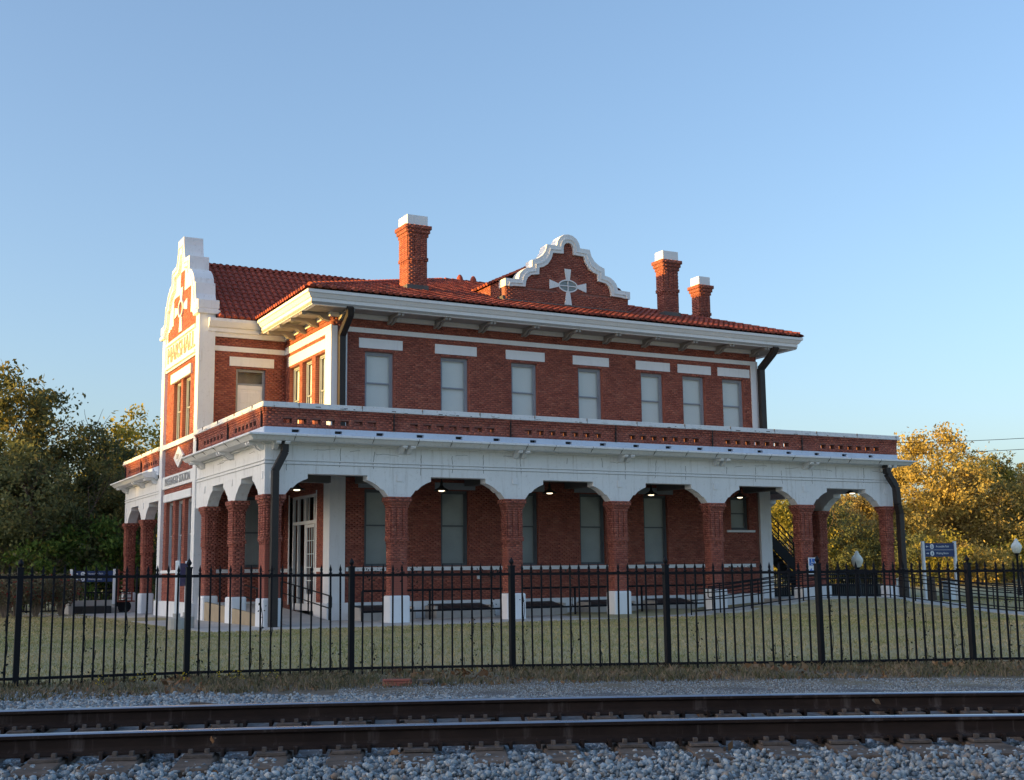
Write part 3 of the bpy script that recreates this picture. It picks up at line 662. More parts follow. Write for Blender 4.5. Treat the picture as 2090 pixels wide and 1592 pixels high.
q.add([(12.1, wy0, 10.1), (ex0-.1, wy0, 10.1), (xr, TC, zwing(0, TC)), (12.1, TC, zwing(0, TC)), (12.1, wy1, 10.1), (ex0-.1, wy1, 10.1)], [(0, 1, 2, 3), (3, 2, 5, 4)])
wroof = part(q, 'wing_roof', 'roof_base')
yd_ = lambda z: ey0+(z-ZE)/SL
q = MB(); zr = zdorm(DX, 0)
q.add([(DX-DE, 43.2, DZE), (DX-DE, yd_(DZE), DZE), (DX, yd_(zr), zr), (DX, 43.2, zr), (DX+DE, 43.2, DZE), (DX+DE, yd_(DZE), DZE)], [(0, 1, 2, 3), (3, 2, 5, 4)])
droof = part(q, 'dormer_roof', 'roof_base')
TPW, TPL = .27, .36
def tile_mesh():
    V = []; F = []; n = 5
    for (s, lift, r) in ((0, .028, .100), (TPL*1.12, .0, .084)):
        for k in range(n+1):
            a = math.pi*k/n; V.append((TPW/2-r*math.cos(a)*1.05, s, lift+r*.9*math.sin(a)))
    for k in range(n): F.append((k, k+1, n+1+k+1, n+1+k))
    V += [(TPW/2-.06, 0, .0), (TPW/2+.06, 0, .0)]
    F.append(tuple([2*n+2]+list(range(0, n+1))+[2*n+3]))
    # pan lip
    b = len(V); V += [(-.02, 0, .03), (.05, 0, .018), (.05, TPL*1.1, .004), (-.02, TPL*1.1, .006)]; F.append((b, b+1, b+2, b+3))
    return V, F
TV, TF = tile_mesh(); TVa = np.array(TV)
tme = bpy.data.meshes.new('roof_tile'); tme.from_pydata(TV, [], TF); tme.materials.append(MAT['rooftile'])
def tiles(org, u, up, nU, nS, keep, parent, nobj=0):
    org = Vector(org); u = Vector(u).normalized(); up = Vector(up).normalized(); nn = u.cross(up).normalized()
    if nn.z < 0: nn = -nn
    Mx = np.array([u, up, nn]); pts = []
    for j in range(nS):
        for i in range(nU):
            p = org+u*(i*TPW)+up*(j*TPL); c = p+u*(TPW/2)+up*(TPL/2)
            if keep(c.x, c.y, c.z): pts.append((j, i, p))
    cnt = 0; Vs = []; Fs = []; off = 0
    for j, i, p in pts:
        jit = Vector((random.uniform(-.006, .006), random.uniform(-.01, .01), 0))
        if cnt < nobj:
            o = bpy.data.objects.new('roof_tile', tme); C.objects.link(o); o.parent = parent
            mm = Matrix((u, up, nn)).transposed().to_4x4(); mm.translation = p-OFF+jit; o.matrix_local = mm; cnt += 1
        else:
            Vs.append(TVa@Mx+np.array(p-OFF+jit)); 
            for f in TF: Fs.append([k+off for k in f])
            off += len(TV)
    if Vs:
        me = bpy.data.meshes.new('tile_field'); me.from_pydata([tuple(v) for v in np.concatenate(Vs)], [], Fs); me.materials.append(MAT['rooftile'])
        o = bpy.data.objects.new('tile_field', me); C.objects.link(o); o.parent = parent; o['kind'] = 'stuff'
    return len(pts)
wl_ = math.sqrt(1+WP*WP)
print('wing tiles', tiles((12.12, wy0-.02, 10.12), (1, 0, 0), (0, 1, WP), 40, 15, lambda x, y, z: y < TC-.05 and (z > zmain(x, y)-.05 or x < ex0), wroof, 300))
tiles((12.12+40*TPW, wy1, 10.12), (-1, 0, 0), (0, -1, WP), 40, 15, lambda x, y, z: y > TC+.05 and x > 12.1 and (z > zmain(x, y)-.05 or x < ex0), wroof)
def insS(x, y, z): return x > ex0+(y-ey0)+.02 and x < ex1-(y-ey0)-.02 and y < RIDY and not (abs(x-DX) < DE and y > 42.9 and zdorm(x, y) > z) and not (zwing(x, y) > z+.03)
tiles((ex0, ey0-.06, ZE+.01), (1, 0, 0), (0, 1, SL), 95, 33, insS, mroof)
def insW(x, y, z): return x < apW and (x-ex0) < min(y-ey0, ey1-y)-.02 and not (zwing(x, y) > z+.03 and y < wy1)
tiles((ex0-.06, ey1, ZE+.01), (0, -1, 0), (1, 0, SL), 85, 33, insW, mroof)
def insE(x, y, z): return (ex1-x) < min(y-ey0, ey1-y)-.02 and x > apE
tiles((ex1+.06, ey0, ZE+.01), (0, 1, 0), (-1, 0, SL), 85, 33, insE, mroof)
tiles((DX-DE-.05, yd_(zr), DZE), (0, -1, 0), (1, 0, DS), 30, 11, lambda x, y, z: x < DX and z > zmain(x, y)+.02 and y > 43.1, droof)
tiles((DX+DE+.05, 43.1, DZE), (0, 1, 0), (-1, 0, DS), 30, 11, lambda x, y, z: x > DX and z > zmain(x, y)+.02, droof)
def caps(a, b, parent, L=.36, r=.11):
    a = Vector(a); b = Vector(b); d = (b-a).normalized(); sde = d.cross(Vector((0, 0, 1))).normalized(); up = sde.cross(d).normalized(); n = int((b-a).length/L); N = 6
    V = [];
    for (s, rr, lf) in ((0, r*1.12, .02), (L*1.08, r, 0)):
        for k in range(N+1): an = math.pi*k/N; V.append((rr*math.cos(an), s, lf+rr*.85*math.sin(an)))
    F = [(k, k+1, N+1+k+1, N+1+k) for k in range(N)]+[tuple(range(N+1))]
    me = bpy.data.meshes.new('ridge_tile'); me.from_pydata(V, [], F); me.materials.append(MAT['rooftile'])
    for i in range(n):
        o = bpy.data.objects.new('ridge_tile', me); C.objects.link(o); o.parent = parent
        mm = Matrix((sde, d, up)).transposed().to_4x4(); mm.translation = a+d*(i*L)-OFF; o.matrix_local = mm
caps((12.2, TC, zwing(0, TC)+.04), (xr, TC, zwing(0, TC)+.04), wroof)
caps((ex0+.1, ey0+.1, ZE+.1), (apW, RIDY, ZR+.06), mroof); caps((ex1-.1, ey0+.1, ZE+.1), (apE, RIDY, ZR+.06), mroof)
caps((apW, RIDY, ZR+.06), (apE+.01, RIDY, ZR+.06), mroof)
caps((DX, 43.2, zr+.05), (DX, yd_(zr), zr+.05), droof)
for x in (24.35, 25.05):
    q = MB(); q.lathe([(.17, -.15), (.17, .05), (.13, .2), (.07, .3), (0, .33)], (x, RIDY, ZR+.08), 10); part(q, 'ridge_finial', 'rooftile', mroof, smooth=True)
# ---- dormer parapet
YD = 42.8; dfn = lambda p, d: (p[0], d, p[1])
do_ = [(2.99, 11.42), (2.99, 11.74), (2.38, 11.76), (2.33, 11.98), (2.2, 12.14), (2.02, 12.26), (1.75, 12.33), (1.74, 12.62), (1.48, 12.72), (1.25, 12.88), (1.10, 13.1), (1.03, 13.36), (.56, 13.37), (.52, 13.56), (.4, 13.74), (.22, 13.86), (.0, 13.9)]
di_ = [(2.7, 11.42), (2.6, 11.45), (2.06, 11.47), (2.02, 11.72), (1.94, 11.87), (1.78, 11.99), (1.41, 12.05), (1.40, 12.33), (1.2, 12.39), (1.0, 12.52), (.83, 12.76), (.74, 13.03), (.24, 13.05), (.23, 13.35), (.19, 13.44), (.11, 13.51), (.0, 13.53)]
def mir0(h, c): return [(c-a, z) for a, z in h]+[(c+a, z) for a, z in reversed(h[:-1])]
q = MB(); q.prism([(DX-2.93, 10.6)]+mir0([(max(a-.04, 0), z-.04 if i else z) for i, (a, z) in enumerate(do_)], DX)+[(DX+2.93, 10.6)], dfn, YD, YD+.38); pp = part(q, 'dormer_parapet', 'mortar')
q = MB(); q.strip(mir0(do_, DX), mir0(di_, DX), dfn, YD-.12, YD+.45); part(q, 'parapet_coping', 'white_stucco', bevel=.012)
dm2 = [(a*.5+b*.5, c*.5+d*.5) for (a, c), (b, d) in zip(do_, di_)]; dm3 = [(a*.38+b*.62, c*.38+d*.62) for (a, c), (b, d) in zip(do_, di_)]
q = MB(); q.strip(mir0(dm2, DX), mir0(dm3, DX), dfn, YD-.15, YD-.121); part(q, 'coping_moulding', 'white_stucco')
def pkeep(z):
    if z < 11.43: hwd = 2.93
    else:
        P = sorted([(zz, a) for a, zz in di_[1:]]); hwd = 0
        for i in range(1, len(di_)-1):
            (a0, z0), (a1, z1) = di_[i], di_[i+1]
            if z0 <= z <= z1 and z1 > z0: hwd = max(hwd, a0+(a1-a0)*(z-z0)/(z1-z0))
        hwd += .01
    return [(2.93-hwd, 2.93+hwd)] if hwd > .05 else []
def ovalhole(z):
    return []
B = Bricks(); B.wall((DX-2.93, YD), E_, S_, 5.86, 10.85, 13.5, keep=pkeep, pr=.018); B.wall((DX-2.93, YD), N_, W_, .38, 10.8, 11.42, pr=.012); B.part(pp)
q = MB(); N = 26
q.prism([(DX-.02+.62*math.cos(2*math.pi*k/N), 11.71+.42*math.sin(2*math.pi*k/N)) for k in range(N)], dfn, YD-.024, YD-.001); part(q, 'voussoir_ring', 'brick_course', pp)
q = MB(); q.prism([(DX-.02+.42*math.cos(2*math.pi*k/N), 11.71+.23*math.sin(2*math.pi*k/N)) for k in range(N)], dfn, YD-.03, YD-.025); ow = part(q, 'oval_window', 'pane_glass')
q = MB(); q.prism([(DX-.02+.42*math.cos(2*math.pi*k/N), 11.71+.23*math.sin(2*math.pi*k/N)) for k in range(N)], dfn, YD-.0248, YD-.0242); part(q, 'interior', 'dark_blind', ow)
ring(dfn, DX-.02, 11.71, .46, .27, .05, YD-.06, YD-.0245, 'window_ring', 'white_trim', ow)
part(MB().box(DX-.04, DX, YD-.05, YD-.031, 11.48, 11.94), 'glazing_bar', 'white_trim', ow); part(MB().box(DX-.42, DX+.38, YD-.052, YD-.032, 11.69, 11.73), 'glazing_bar', 'white_trim', ow)
for a in ([(-.09, .26), (.09, .26), (.16, .72), (-.16, .72)], [(-.09, -.26), (.09, -.26), (.17, -.8), (-.17, -.8)], [(.45, -.07), (.45, .07), (.88, .2), (.88, -.2)], [(-.45, -.07), (-.45, .07), (-.88, .2), (-.88, -.2)]):
    q = MB(); q.prism([(DX-.02+p, 11.71+z) for p, z in a], dfn, YD-.055, YD-.0005); part(q, 'cross_arm', 'white_stucco', pp, bevel=.008)
part(MB().box(DX-3.05, DX+3.02, YD-.06, YD-.002, 10.6, 10.9), 'flashing', 'flashing'); part(MB().box(DX-3.05, DX-2.95, YD-.002, YD+.5, 10.6, 11.05), 'flashing', 'flashing')
q = MB(); q.add([(DX-DE+.08, YD+.38, 10.6), (DX-DE+.08, yd_(DZE)+.1, 11.6), (DX-DE+.08, yd_(DZE)+.1, 11.75), (DX-DE+.08, YD+.38, 11.75)], [(0, 1, 2, 3)]); q.add([(DX+DE-.08, YD+.38, 10.6), (DX+DE-.08, yd_(DZE)+.1, 11.6), (DX+DE-.08, yd_(DZE)+.1, 11.75), (DX+DE-.08, YD+.38, 11.75)], [(0, 1, 2, 3)])
ds = part(q, 'dormer_side', 'mortar'); B = Bricks()
B.wall((DX-DE+.08, YD+.38), N_, W_, 3, 10.9, 11.72, keep=lambda z: [(0, max(0, yd_(z)-YD-.38))]); B.part(ds)

# ---- brick posts and chimneys
def brick_shaft(x0, x1, y0, y1, z0, z1, B, pr=.012, collect=False, faces='SWEN'):
    if 'S' in faces: B.wall((x0, y0), E_, S_, x1-x0, z0, z1, pr=pr, collect=collect)
    if 'W' in faces: B.wall((x0, y0), N_, W_, y1-y0, z0, z1, pr=pr, collect=collect)
    if 'E' in faces: B.wall((x1, y0), N_, E_, y1-y0, z0, z1, pr=pr)
    if 'N' in faces: B.wall((x0, y1), E_, N_, x1-x0, z0, z1, pr=pr)
COLLECT = []
def post(cx, cy, wx, wy, zb=GZ, face='S', collect=False):
    hx, hy = wx/2, wy/2
    c = MB(); c.box(cx-hx, cx+hx, cy-hy, cy+hy, -.7, 2.35)
    po = part(c, 'porch_post', 'mortar')
    b = MB(); b.box(cx-hx-.085, cx+hx+.085, cy-hy-.085, cy+hy+.085, zb-.1, -.69); part(b, 'post_base', 'white_trim', po, bevel=.06)
    B = Bricks()
    brick_shaft(cx-hx, cx+hx, cy-hy, cy+hy, -.68, 2.3, B, collect=False, faces='SWEN' if not collect else 'EN')
    if collect:
        Bc = Bricks(); brick_shaft(cx-hx, cx+hx, cy-hy, cy+hy, -.68, 2.3, Bc, collect=True, faces='SW'); COLLECT.append((po, Bc.list))
    # necking band and corbelled cap, pilaster strips on the upper shaft
    for (z0, z1, e) in ((1.12, 1.26, .05), (2.24, 2.34, .05), (2.34, 2.44, .085), (2.44, 2.6, .13)):
        m = MB(); m.box(cx-hx-e+.012, cx+hx+e-.012, cy-hy-e+.012, cy+hy+e-.012, z0, z1); part(m, 'brick_band', 'mortar', po)
        brick_shaft(cx-hx-e+.012, cx+hx+e-.012, cy-hy-e+.012, cy+hy+e-.012, z0, z1, B)
    for s in (-1, 1):
        for q_ in (.5,):
            B.wall((cx-hx if s < 0 else cx+hx-.16, cy-hy), E_, S_, .16, 1.26, 2.24, pr=.05); B.wall((cx-hx, cy-hy if s < 0 else cy+hy-.16), N_, W_, .16, 1.26, 2.24, pr=.05)
    B.wall((cx-.09, cy-hy), E_, S_, .18, 1.26, 2.24, pr=.05); B.wall((cx-hx, cy-.09), N_, W_, .18, 1.26, 2.24, pr=.05)
    for s in (-.24, 0, .24):
        B.wall((cx+s*wx*1.3-.04, cy-hy), E_, S_, .08, 1.02, 1.12, pr=.05); B.wall((cx-hx, cy+s*wy*1.3-.04), N_, W_, .08, 1.02, 1.12, pr=.05)
    B.part(po); return po
PX = [11.78, 16.18, 20.6, 25.03, 29.45, 33.95, 38.38]
PY = [38.88, 42.55, 46.35, 57.5, 61.5]
for i, x in enumerate(PX):
    corner = i in (0, 6)
    post(x+(.06 if i == 6 else 0), 38.86 if i < 6 else 38.78, .40 if i == 6 else .50 if corner else .58, .34 if i == 6 else .66 if corner else .42, GZ if i < 4 else -1.6, collect=i in (0, 1, 2))
for y in PY[1:]: post(11.72, y, .40, .58)
for y in (42.9, 47.3, 51.7, 56.1, 61.0): post(38.38, y, .46, .58, -1.3)
for x in (16.2, 20.6, 25, 29.5, 34): post(x, 61.4, .66, .52)
nb = 0
for po, lst in COLLECT:
    pass
# the nearest 300 bricks become objects
alln = [(po, t) for po, lst in COLLECT for t in lst]
alln = [a for a in alln if a[1][6] > -.7]
sel = alln[:300]; rest = alln[300:]
bricks_cache = {}
for po, (o, u, n, s0, s1, za, zb, pr) in sel:
    key = (round(s1-s0, 3), u, n, round(zb-za, 3))
    if key not in bricks_cache:
        V = []; F = []; brick_box(V, F, (0, 0), u, n, 0, s1-s0, 0, zb-za, .013)
        me = bpy.data.meshes.new('brick'); me.from_pydata(V, [], F); me.materials.append(MAT['brick']); bricks_cache[key] = me
    ob = bpy.data.objects.new('brick', bricks_cache[key]); C.objects.link(ob); ob.parent = po
    ob.location = (o[0]+u[0]*s0-OFF.x, o[1]+u[1]*s0-OFF.y, za-OFF.z)
bypo = {}
for po, t in rest: bypo.setdefault(po.name, (po, Bricks()))[1].V; brick_box(bypo[po.name][1].V, bypo[po.name][1].F, t[0], t[1], t[2], *t[3:])
for nme, (po, Bq) in bypo.items(): Bq.part(po)

def chimney(x, y, ztop, wx=.82, wy=.82, zb=10.2, flash=None):
    x1, y1 = x+wx, y+wy
    c = MB(); c.box(x, x1, y, y1, zb, ztop-.62); ch = part(c, 'chimney', 'mortar'); B = Bricks()
    zt = ztop-.42
    brick_shaft(x, x1, y, y1, zb+.3, zt-.45, B)
    for (z0, z1, e) in ((zt-1.42, zt-1.28, .05), (zt-.45, zt-.3, .06), (zt-.3, zt-.15, .11), (zt-.15, zt, .16)):
        m = MB(); m.box(x-e+.012, x1+e-.012, y-e+.012, y1+e-.012, z0, z1); part(m, 'brick_band', 'mortar', ch)
        brick_shaft(x-e+.012, x1+e-.012, y-e+.012, y1+e-.012, z0, z1, B)
    for a in (0, .29, .56):
        B.wall((x+a*wx/.82, y), E_, S_, .26*wx/.82, zt-1.28, zt-.45, pr=.035); B.wall((x, y+a*wy/.82), N_, W_, .26*wy/.82, zt-1.28, zt-.45, pr=.035)
    for a in (.1*wx/.82, .33*wx/.82, .56*wx/.82):
        B.wall((x+a, y), E_, S_, .1, zt-1.55, zt-1.42, pr=.045); B.wall((x, y+a*wy/wx), N_, W_, .1, zt-1.55, zt-1.42, pr=.045)
    B.part(ch)
    m = MB(); m.box(x-.03, x1+.03, y-.03, y1+.03, zt, ztop); part(m, 'chimney_cap', 'white_trim', ch, bevel=.01)
    f = MB(); zz = zmain(x+.4, y)+.28; f.box(x-.05, x1+.05, y-.05, y1+.05, zb-.1, zz); part(f, 'chimney_flashing', 'flashing', ch)
    return ch
chimney(18.56, 43.5, 14.1); chimney(30.76, 43.5, 14.02, .76, .55); chimney(34.1, 45.4, 13.62, .58, .58)

# ---- porch frieze with stepped arches
FZ0, FZ1, AT = 2.6, 4.25, 3.3
def arch_half(sp):       # from post centre outward
    return [(.30, 2.6), (.40, 2.6), (.55, 2.78), (.58, 2.83), (.66, 2.84), (.8, 2.97), (1.0, 3.08), (1.16, 3.14), (1.16, AT)]
def arcade(P0, u, n, posts, ends, th=.42, name='arcade_frieze', joints=True):
    """frieze plane from end to end; posts are positions along u"""
    fn = lambda p, d: (P0[0]+u[0]*p[0]-n[0]*d, P0[1]+u[1]*p[0]-n[1]*d, p[1])
    q = MB()
    # upper band
    q.prism([(ends[0], AT), (ends[1], AT), (ends[1], FZ1), (ends[0], FZ1)], fn, 0, th)
    for i, c in enumerate(posts):
        L = arch_half(0)
        left = c > ends[0]+1.3; right = c < ends[1]-1.3
        lp = [(c-a, z) for a, z in L] if left else [(ends[0], 2.6), (ends[0], AT)]
        rp_ = [(c+a, z) for a, z in L] if right else [(ends[1], 2.6), (ends[1], AT)]
        q.prism(lp+list(reversed(rp_)), fn, .0015, th-.0015)
    o = part(q, name, 'white_stucco')
    m = MB(); m.prism([(ends[0], 3.6), (ends[1], 3.6), (ends[1], 3.64), (ends[0], 3.64)], fn, -.035, 0); m.prism([(ends[0], 3.71), (ends[1], 3.71), (ends[1], 3.75), (ends[0], 3.75)], fn, -.035, 0); part(m, 'string_course', 'white_stucco', o)
    m = MB(); m.prism([(ends[0], 3.588), (ends[1], 3.588), (ends[1], 3.598), (ends[0], 3.598)], fn, -.012, -.001); m.prism([(ends[0], 3.698), (ends[1], 3.698), (ends[1], 3.708), (ends[0], 3.708)], fn, -.012, -.001); part(m, 'string_shade_strip', 'frame_grey', o)  # raised grey strips under the mouldings stand in for their shade line
    for c in posts:
        m = MB(); m.prism([(c-.1, 3.12), (c+.1, 3.12), (c+.1, 3.36), (c-.1, 3.36)], fn, -.03, 0); part(m, 'plaque', 'white_trim', o)
    # cracks / open joints of the stucco
    cr = MB()
    if joints:
        for s in np.arange(ends[0]+.9, ends[1], 1.45):
            s += random.uniform(-.3, .3); z = FZ1-random.uniform(.05, .3); zz = max(3.34, z-random.uniform(.3, .9)); x = s; pts = []
            while z > zz: pts.append((x, z)); z -= random.uniform(.06, .14); x += random.uniform(-.025, .025)
            for (a, b) in zip(pts, pts[1:]): cr.add([fn((a[0]-.008, a[1]), -.003), fn((a[0]+.008, a[1]), -.003), fn((b[0]+.008, b[1]), -.003), fn((b[0]-.008, b[1]), -.003)], [(0, 1, 2, 3)])
        for _ in range(int((ends[1]-ends[0])/2.2)):
            x = random.uniform(ends[0]+.2, ends[1]-1); z = FZ1-.12-random.uniform(0, .12); pts = []
            for _ in range(random.randint(4, 9)): pts.append((x, z)); x += random.uniform(.08, .16); z += random.uniform(-.03, .03)
            for (a, b) in zip(pts, pts[1:]): cr.add([fn((a[0], a[1]-.005), -.003), fn((a[0], a[1]+.005), -.003), fn((b[0], b[1]+.005), -.003), fn((b[0], b[1]-.005), -.003)], [(0, 1, 2, 3)])
        tag(part(cr, 'crack', 'flashing', o), kind='stuff')
    # paired modillions over each post
    return o, fn
FX, FY = 11.5, 38.62; FXE, FYN = 38.75, 61.85
a1, fnS = arcade((FX, FY), E_, S_, [x-FX for x in PX], (0, FXE-FX))
a2, fnW = arcade((FX+.003, FY+.003), N_, W_, [y-FY for y in PY[:3]], (0, 47.63-FY))
a3, fnW2 = arcade((FX+.003, 54.17), N_, W_, [57.5-54.17, 61.5-54.17], (0, FYN-54.17))
a4, _ = arcade((FXE-.003, FY+.003), N_, E_, [.3, 4.3, 8.7, 13.1, 17.5, 22.4], (0, FYN-FY), joints=False)
a5, _ = arcade((FX, FYN), E_, N_, [x-FX for x in PX], (0, FXE-FX), joints=False)
cprof = [(0, 4.24), (.12, 4.24), (.12, 4.3), (.55, 4.31), (.58, 4.34), (.66, 4.42), (.74, 4.45), (.74, 4.5), (.1, 4.6), (0, 4.6)]
q = MB(); cornice(q, [(FX, 47.2), (FX, FY), (FXE, FY), (FXE, FYN)], cprof); part(q, 'porch_cornice', 'white_stucco')
q = MB(); cornice(q, [(FX, FYN), (FX, 54.6)], cprof); part(q, 'porch_cornice', 'white_stucco')
# cornice joints
q = MB(); jprof = [(o_+.004 if o_ else 0, z_-(.004 if z_ < 4.4 else -.003)) for o_, z_ in cprof[3:8]]
for s in np.arange(12.4, 38.2, 1.38):
    s += random.uniform(-.25, .25); cornice(q, [(s, FY), (s+.014, FY)], jprof)
for s in np.arange(39.5, 47, 1.5): cornice(q, [(FX, s+.014), (FX, s)], jprof)
tag(part(q, 'cornice_joint', 'flashing'), kind='stuff')
def modillion(x, y, ang):
    c, s = math.cos(ang), math.sin(ang)
    e = MB(); prof = [(0, 4.305), (.5, 4.305), (.52, 4.25), (.48, 4.2), (.38, 4.2), (.28, 4.22), (.2, 4.12), (.12, 4.06), (0, 4.04)]
    for off in (-.23, .07):
        e.prism(prof, lambda p, d: (x+c*p[0]-s*d, y+s*p[0]+c*d, p[1]), off, off+.16)
    part(e, 'modillion', 'white_trim')
for x in PX[1:-1]: modillion(x+.15, FY, -math.pi/2)
modillion(11.95, FY, -math.pi/2); modillion(38.35, FY, -math.pi/2)
for y in (38.95, 42.6, 46.6, 57.5, 61.3, 55.0): modillion(FX, y, math.pi)
# painted parapet base with scuppers, brick parapet with slots, coping
def parapet(P0, u, n, L, bays, zs=(4.6, 4.78, 5.42, 5.6), slots=7, name='parapet', sc=True):
    fn = lambda s, z, d: (P0[0]+u[0]*s-n[0]*d, P0[1]+u[1]*s-n[1]*d, z)
    th = .3
    def bx(mb, s0, s1, z0, z1, d0, d1): mb.obox(fn(s0, z0, d0), Vector(fn(s1, z0, d0))-Vector(fn(s0, z0, d0)), Vector(fn(s0, z0, d1))-Vector(fn(s0, z0, d0)), (0, 0, z1-z0))
    # base band with holes: three layers
    hs = []
    if sc:
        s = .9
        while s < L-.5: hs.append((s, s+.26)); s += 1.475
    q = MB(); bx(q, 0, L, 4.4, 4.63, -.02, th)
    cur = 0
    for a, b in hs+[(L, L)]: bx(q, cur, a, 4.63, 4.73, -.02, th); cur = b
    bx(q, 0, L, 4.73, 4.79, -.02, th); part(q, 'parapet_base', 'blue_white')
    if hs:
        q = MB()
        for a, b in hs: bx(q, a, b, 4.63, 4.73, .12, .14)
        tag(part(q, 'scupper', 'dark_metal'), kind='stuff')
    holes = []
    for (b0, b1) in bays:
        c = (b0+b1)/2; ns = slots; pitch = .49 if (b1-b0) > 4.2 else .46; w = .30
        ns = min(ns, int((b1-b0-.6)/pitch))
        for k in range(ns):
            a = c+(k-(ns-1)/2)*pitch-w/2; holes.append((a, a+w, 4.925, 5.085))
    q = MB(); cur = 0
    bx(q, 0, L, 4.79, 4.925, 0, th); bx(q, 0, L, 5.085, 5.42, 0, th)
    for h in holes: bx(q, cur, h[0], 4.925, 5.085, 0, th); cur = h[1]
    bx(q, cur, L, 4.925, 5.085, 0, th)
    po = part(q, name, 'mortar'); B = Bricks()
    B.wall((P0[0], P0[1]), u, n, L, 4.79, 5.42, holes, pr=.012)
    B.wall((P0[0], P0[1]), u, n, L, 5.22, 5.30, pr=.035); B.wall((P0[0], P0[1]), u, n, L, 5.30, 5.36, pr=.055); B.wall((P0[0], P0[1]), u, n, L, 5.36, 5.42, pr=.075)
    for i, (b0, b1) in enumerate(bays):        # pilaster-like strip beside the vertical joint
        for s in (b0, b1): 
            if .1 < s < L-.1: pass
    B.part(po)
    for s in sorted({b for bb in bays for b in bb}):
        if .1 < s < L-.1: j = MB(); bx(j, s-.012, s+.012, 4.79, 5.42, -.085, .01); part(j, 'expansion_joint', 'dark_metal', po)
    q = MB(); bx(q, -.1, L+.1, 5.42, 5.5, -.12, th+.06); bx(q, -.1, L+.1, 5.5, 5.6, -.09, th+.04); cp = part(q, 'parapet_coping', 'worn_coping', bevel=.015)
    # coping joints and moss stains
    j = MB()
    for s in np.arange(1.1, L, 2.2): bx(j, s, s+.015, 5.425, 5.603, -.123, -.085)
    for _ in range(int(L*1.5)):
        s = random.uniform(0, L); w = random.uniform(.04, .22); z = 5.425+random.uniform(0, .05); bx(j, s, s+w, z, z+random.uniform(.008, .03), -.1225, -.119)
    tag(part(j, 'coping_stain', 'flashing'), kind='stuff')
jx = [15.92, 20.4, 24.83, 29.29, 33.8]
PXs = 11.45
bays = [(0, 15.92-PXs), (15.92-PXs, 20.4-PXs), (20.4-PXs, 24.83-PXs), (24.83-PXs, 29.29-PXs), (29.29-PXs, 33.8-PXs), (33.8-PXs, 39.06-PXs)]
parapet((PXs, 38.55), E_, S_, 39.06-PXs, bays)
parapet((PXs-.0, 38.553), N_, W_, 47.6-38.553, [(.2, 4.3), (4.3, 8.7)], slots=6, sc=False)
parapet((PXs-.0, 54.2), N_, W_, 7.6, [(0, 3.6), (3.6, 7.3)], slots=7)
parapet((39.06, 38.553), N_, E_, 23.2, [(.2, 4.4), (4.4, 8.9), (8.9, 13.4), (13.4, 17.9), (17.9, 22.4)], sc=False)
part(MB().box(FX+.1, FXE-.1, FY+.1, FYN-.1, 4.35, 4.5), 'terrace_deck', 'concrete')
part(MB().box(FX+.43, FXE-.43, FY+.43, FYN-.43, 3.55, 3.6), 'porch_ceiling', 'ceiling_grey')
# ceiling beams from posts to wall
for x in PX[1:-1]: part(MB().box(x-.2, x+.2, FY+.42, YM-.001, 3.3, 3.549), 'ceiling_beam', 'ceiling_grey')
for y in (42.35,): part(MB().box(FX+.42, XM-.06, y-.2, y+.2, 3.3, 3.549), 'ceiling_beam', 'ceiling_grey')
# ---- downpipes
def pipe(pts, wx, wy, name='downpipe'):
    e = MB()
    for a, b in zip(pts, pts[1:]):
        a = Vector(a); b = Vector(b); d = (b-a); L = d.length+.03; d.normalize()
        sd = Vector((1, 0, 0)) if abs(d.x) < .3 else Vector((d.z, 0, -d.x)).normalized()
        fr = d.cross(sd).normalized()
        e.obox(a-sd*wx/2-fr*wy/2-d*.015, sd*wx, fr*wy, d*L)
    return part(e, name, 'pipe_brown', bevel=.02)
pipe([(12.05, 38.3, 4.28), (12.05, 38.3, 3.95), (11.74, 38.28, 3.35), (11.74, 38.28, 0)], .23, .2)
p = pipe([(11.74, 38.28, 0), (11.74, 38.28, GZ)], .26, .24)
pipe([(15.3, 41.15, 9.6), (15.36, 41.3, 9.35), (15.38, 42.2, 8.75), (15.38, 42.2, 4.5)], .25, .22)
pipe([(34.9, 41.15, 9.6), (34.9, 41.35, 9.35), (34.9, 42.2, 8.8), (34.9, 42.2, 4.5)], .29, .22)
pipe([(38.15, 38.3, 4.28), (38.2, 38.3, 3.95), (38.62, 38.28, 3.4), (38.68, 38.3, 2.7), (38.93, 38.45, 2.3), (38.93, 38.45, 0)], .26, .24)
pipe([(38.93, 38.45, 0), (38.93, 38.45, -1.3)], .3, .3)

# ================================================================== THINGS AT THE STATION
# pendant lamps under the porch
def pendant(x, y, zc, arm):
    t = empty('porch_lamp', (x, y, zc))
    s = MB(); s.lathe([(.03, .36), (.045, .34), (.05, .2), (.10, .13), (.27, .03), (.28, 0), (.27, .0), (.09, .1)], (0, 0, 0), 20); s.build('lamp_shade', 'lamp_shade', t, smooth=True)
    b = MB(); b.lathe([(0.001, -.03), (.07, -.022), (.12, -.004), (.1, .02), (.001, .03)], (0, 0, 0), 12); b.build('bulb', 'bulb', t, smooth=True)
    r = MB(); r.lathe([(.265, .008), (.24, .03), (.1, .1)], (0, 0, 0), 20); r.build('reflector', 'lamp_inner', t, smooth=True)
    st = MB()
    if arm == 'rod': st.tube([(0, 0, .34), (0, 0, 3.55-zc)], .02)
    else: st.tube([(0, 0, .34), (0, 0, .5), (-.06, 0, .62), (-.2, 0, .68), (-.45, 0, .66)], .02)
    st.build('stem', 'lamp_shade', t)
    return t
lamps = [(13.22, 2.9), (18.65, 2.98), (23.15, 2.98), (27.78, 3.0), (32.19, 2.98)]
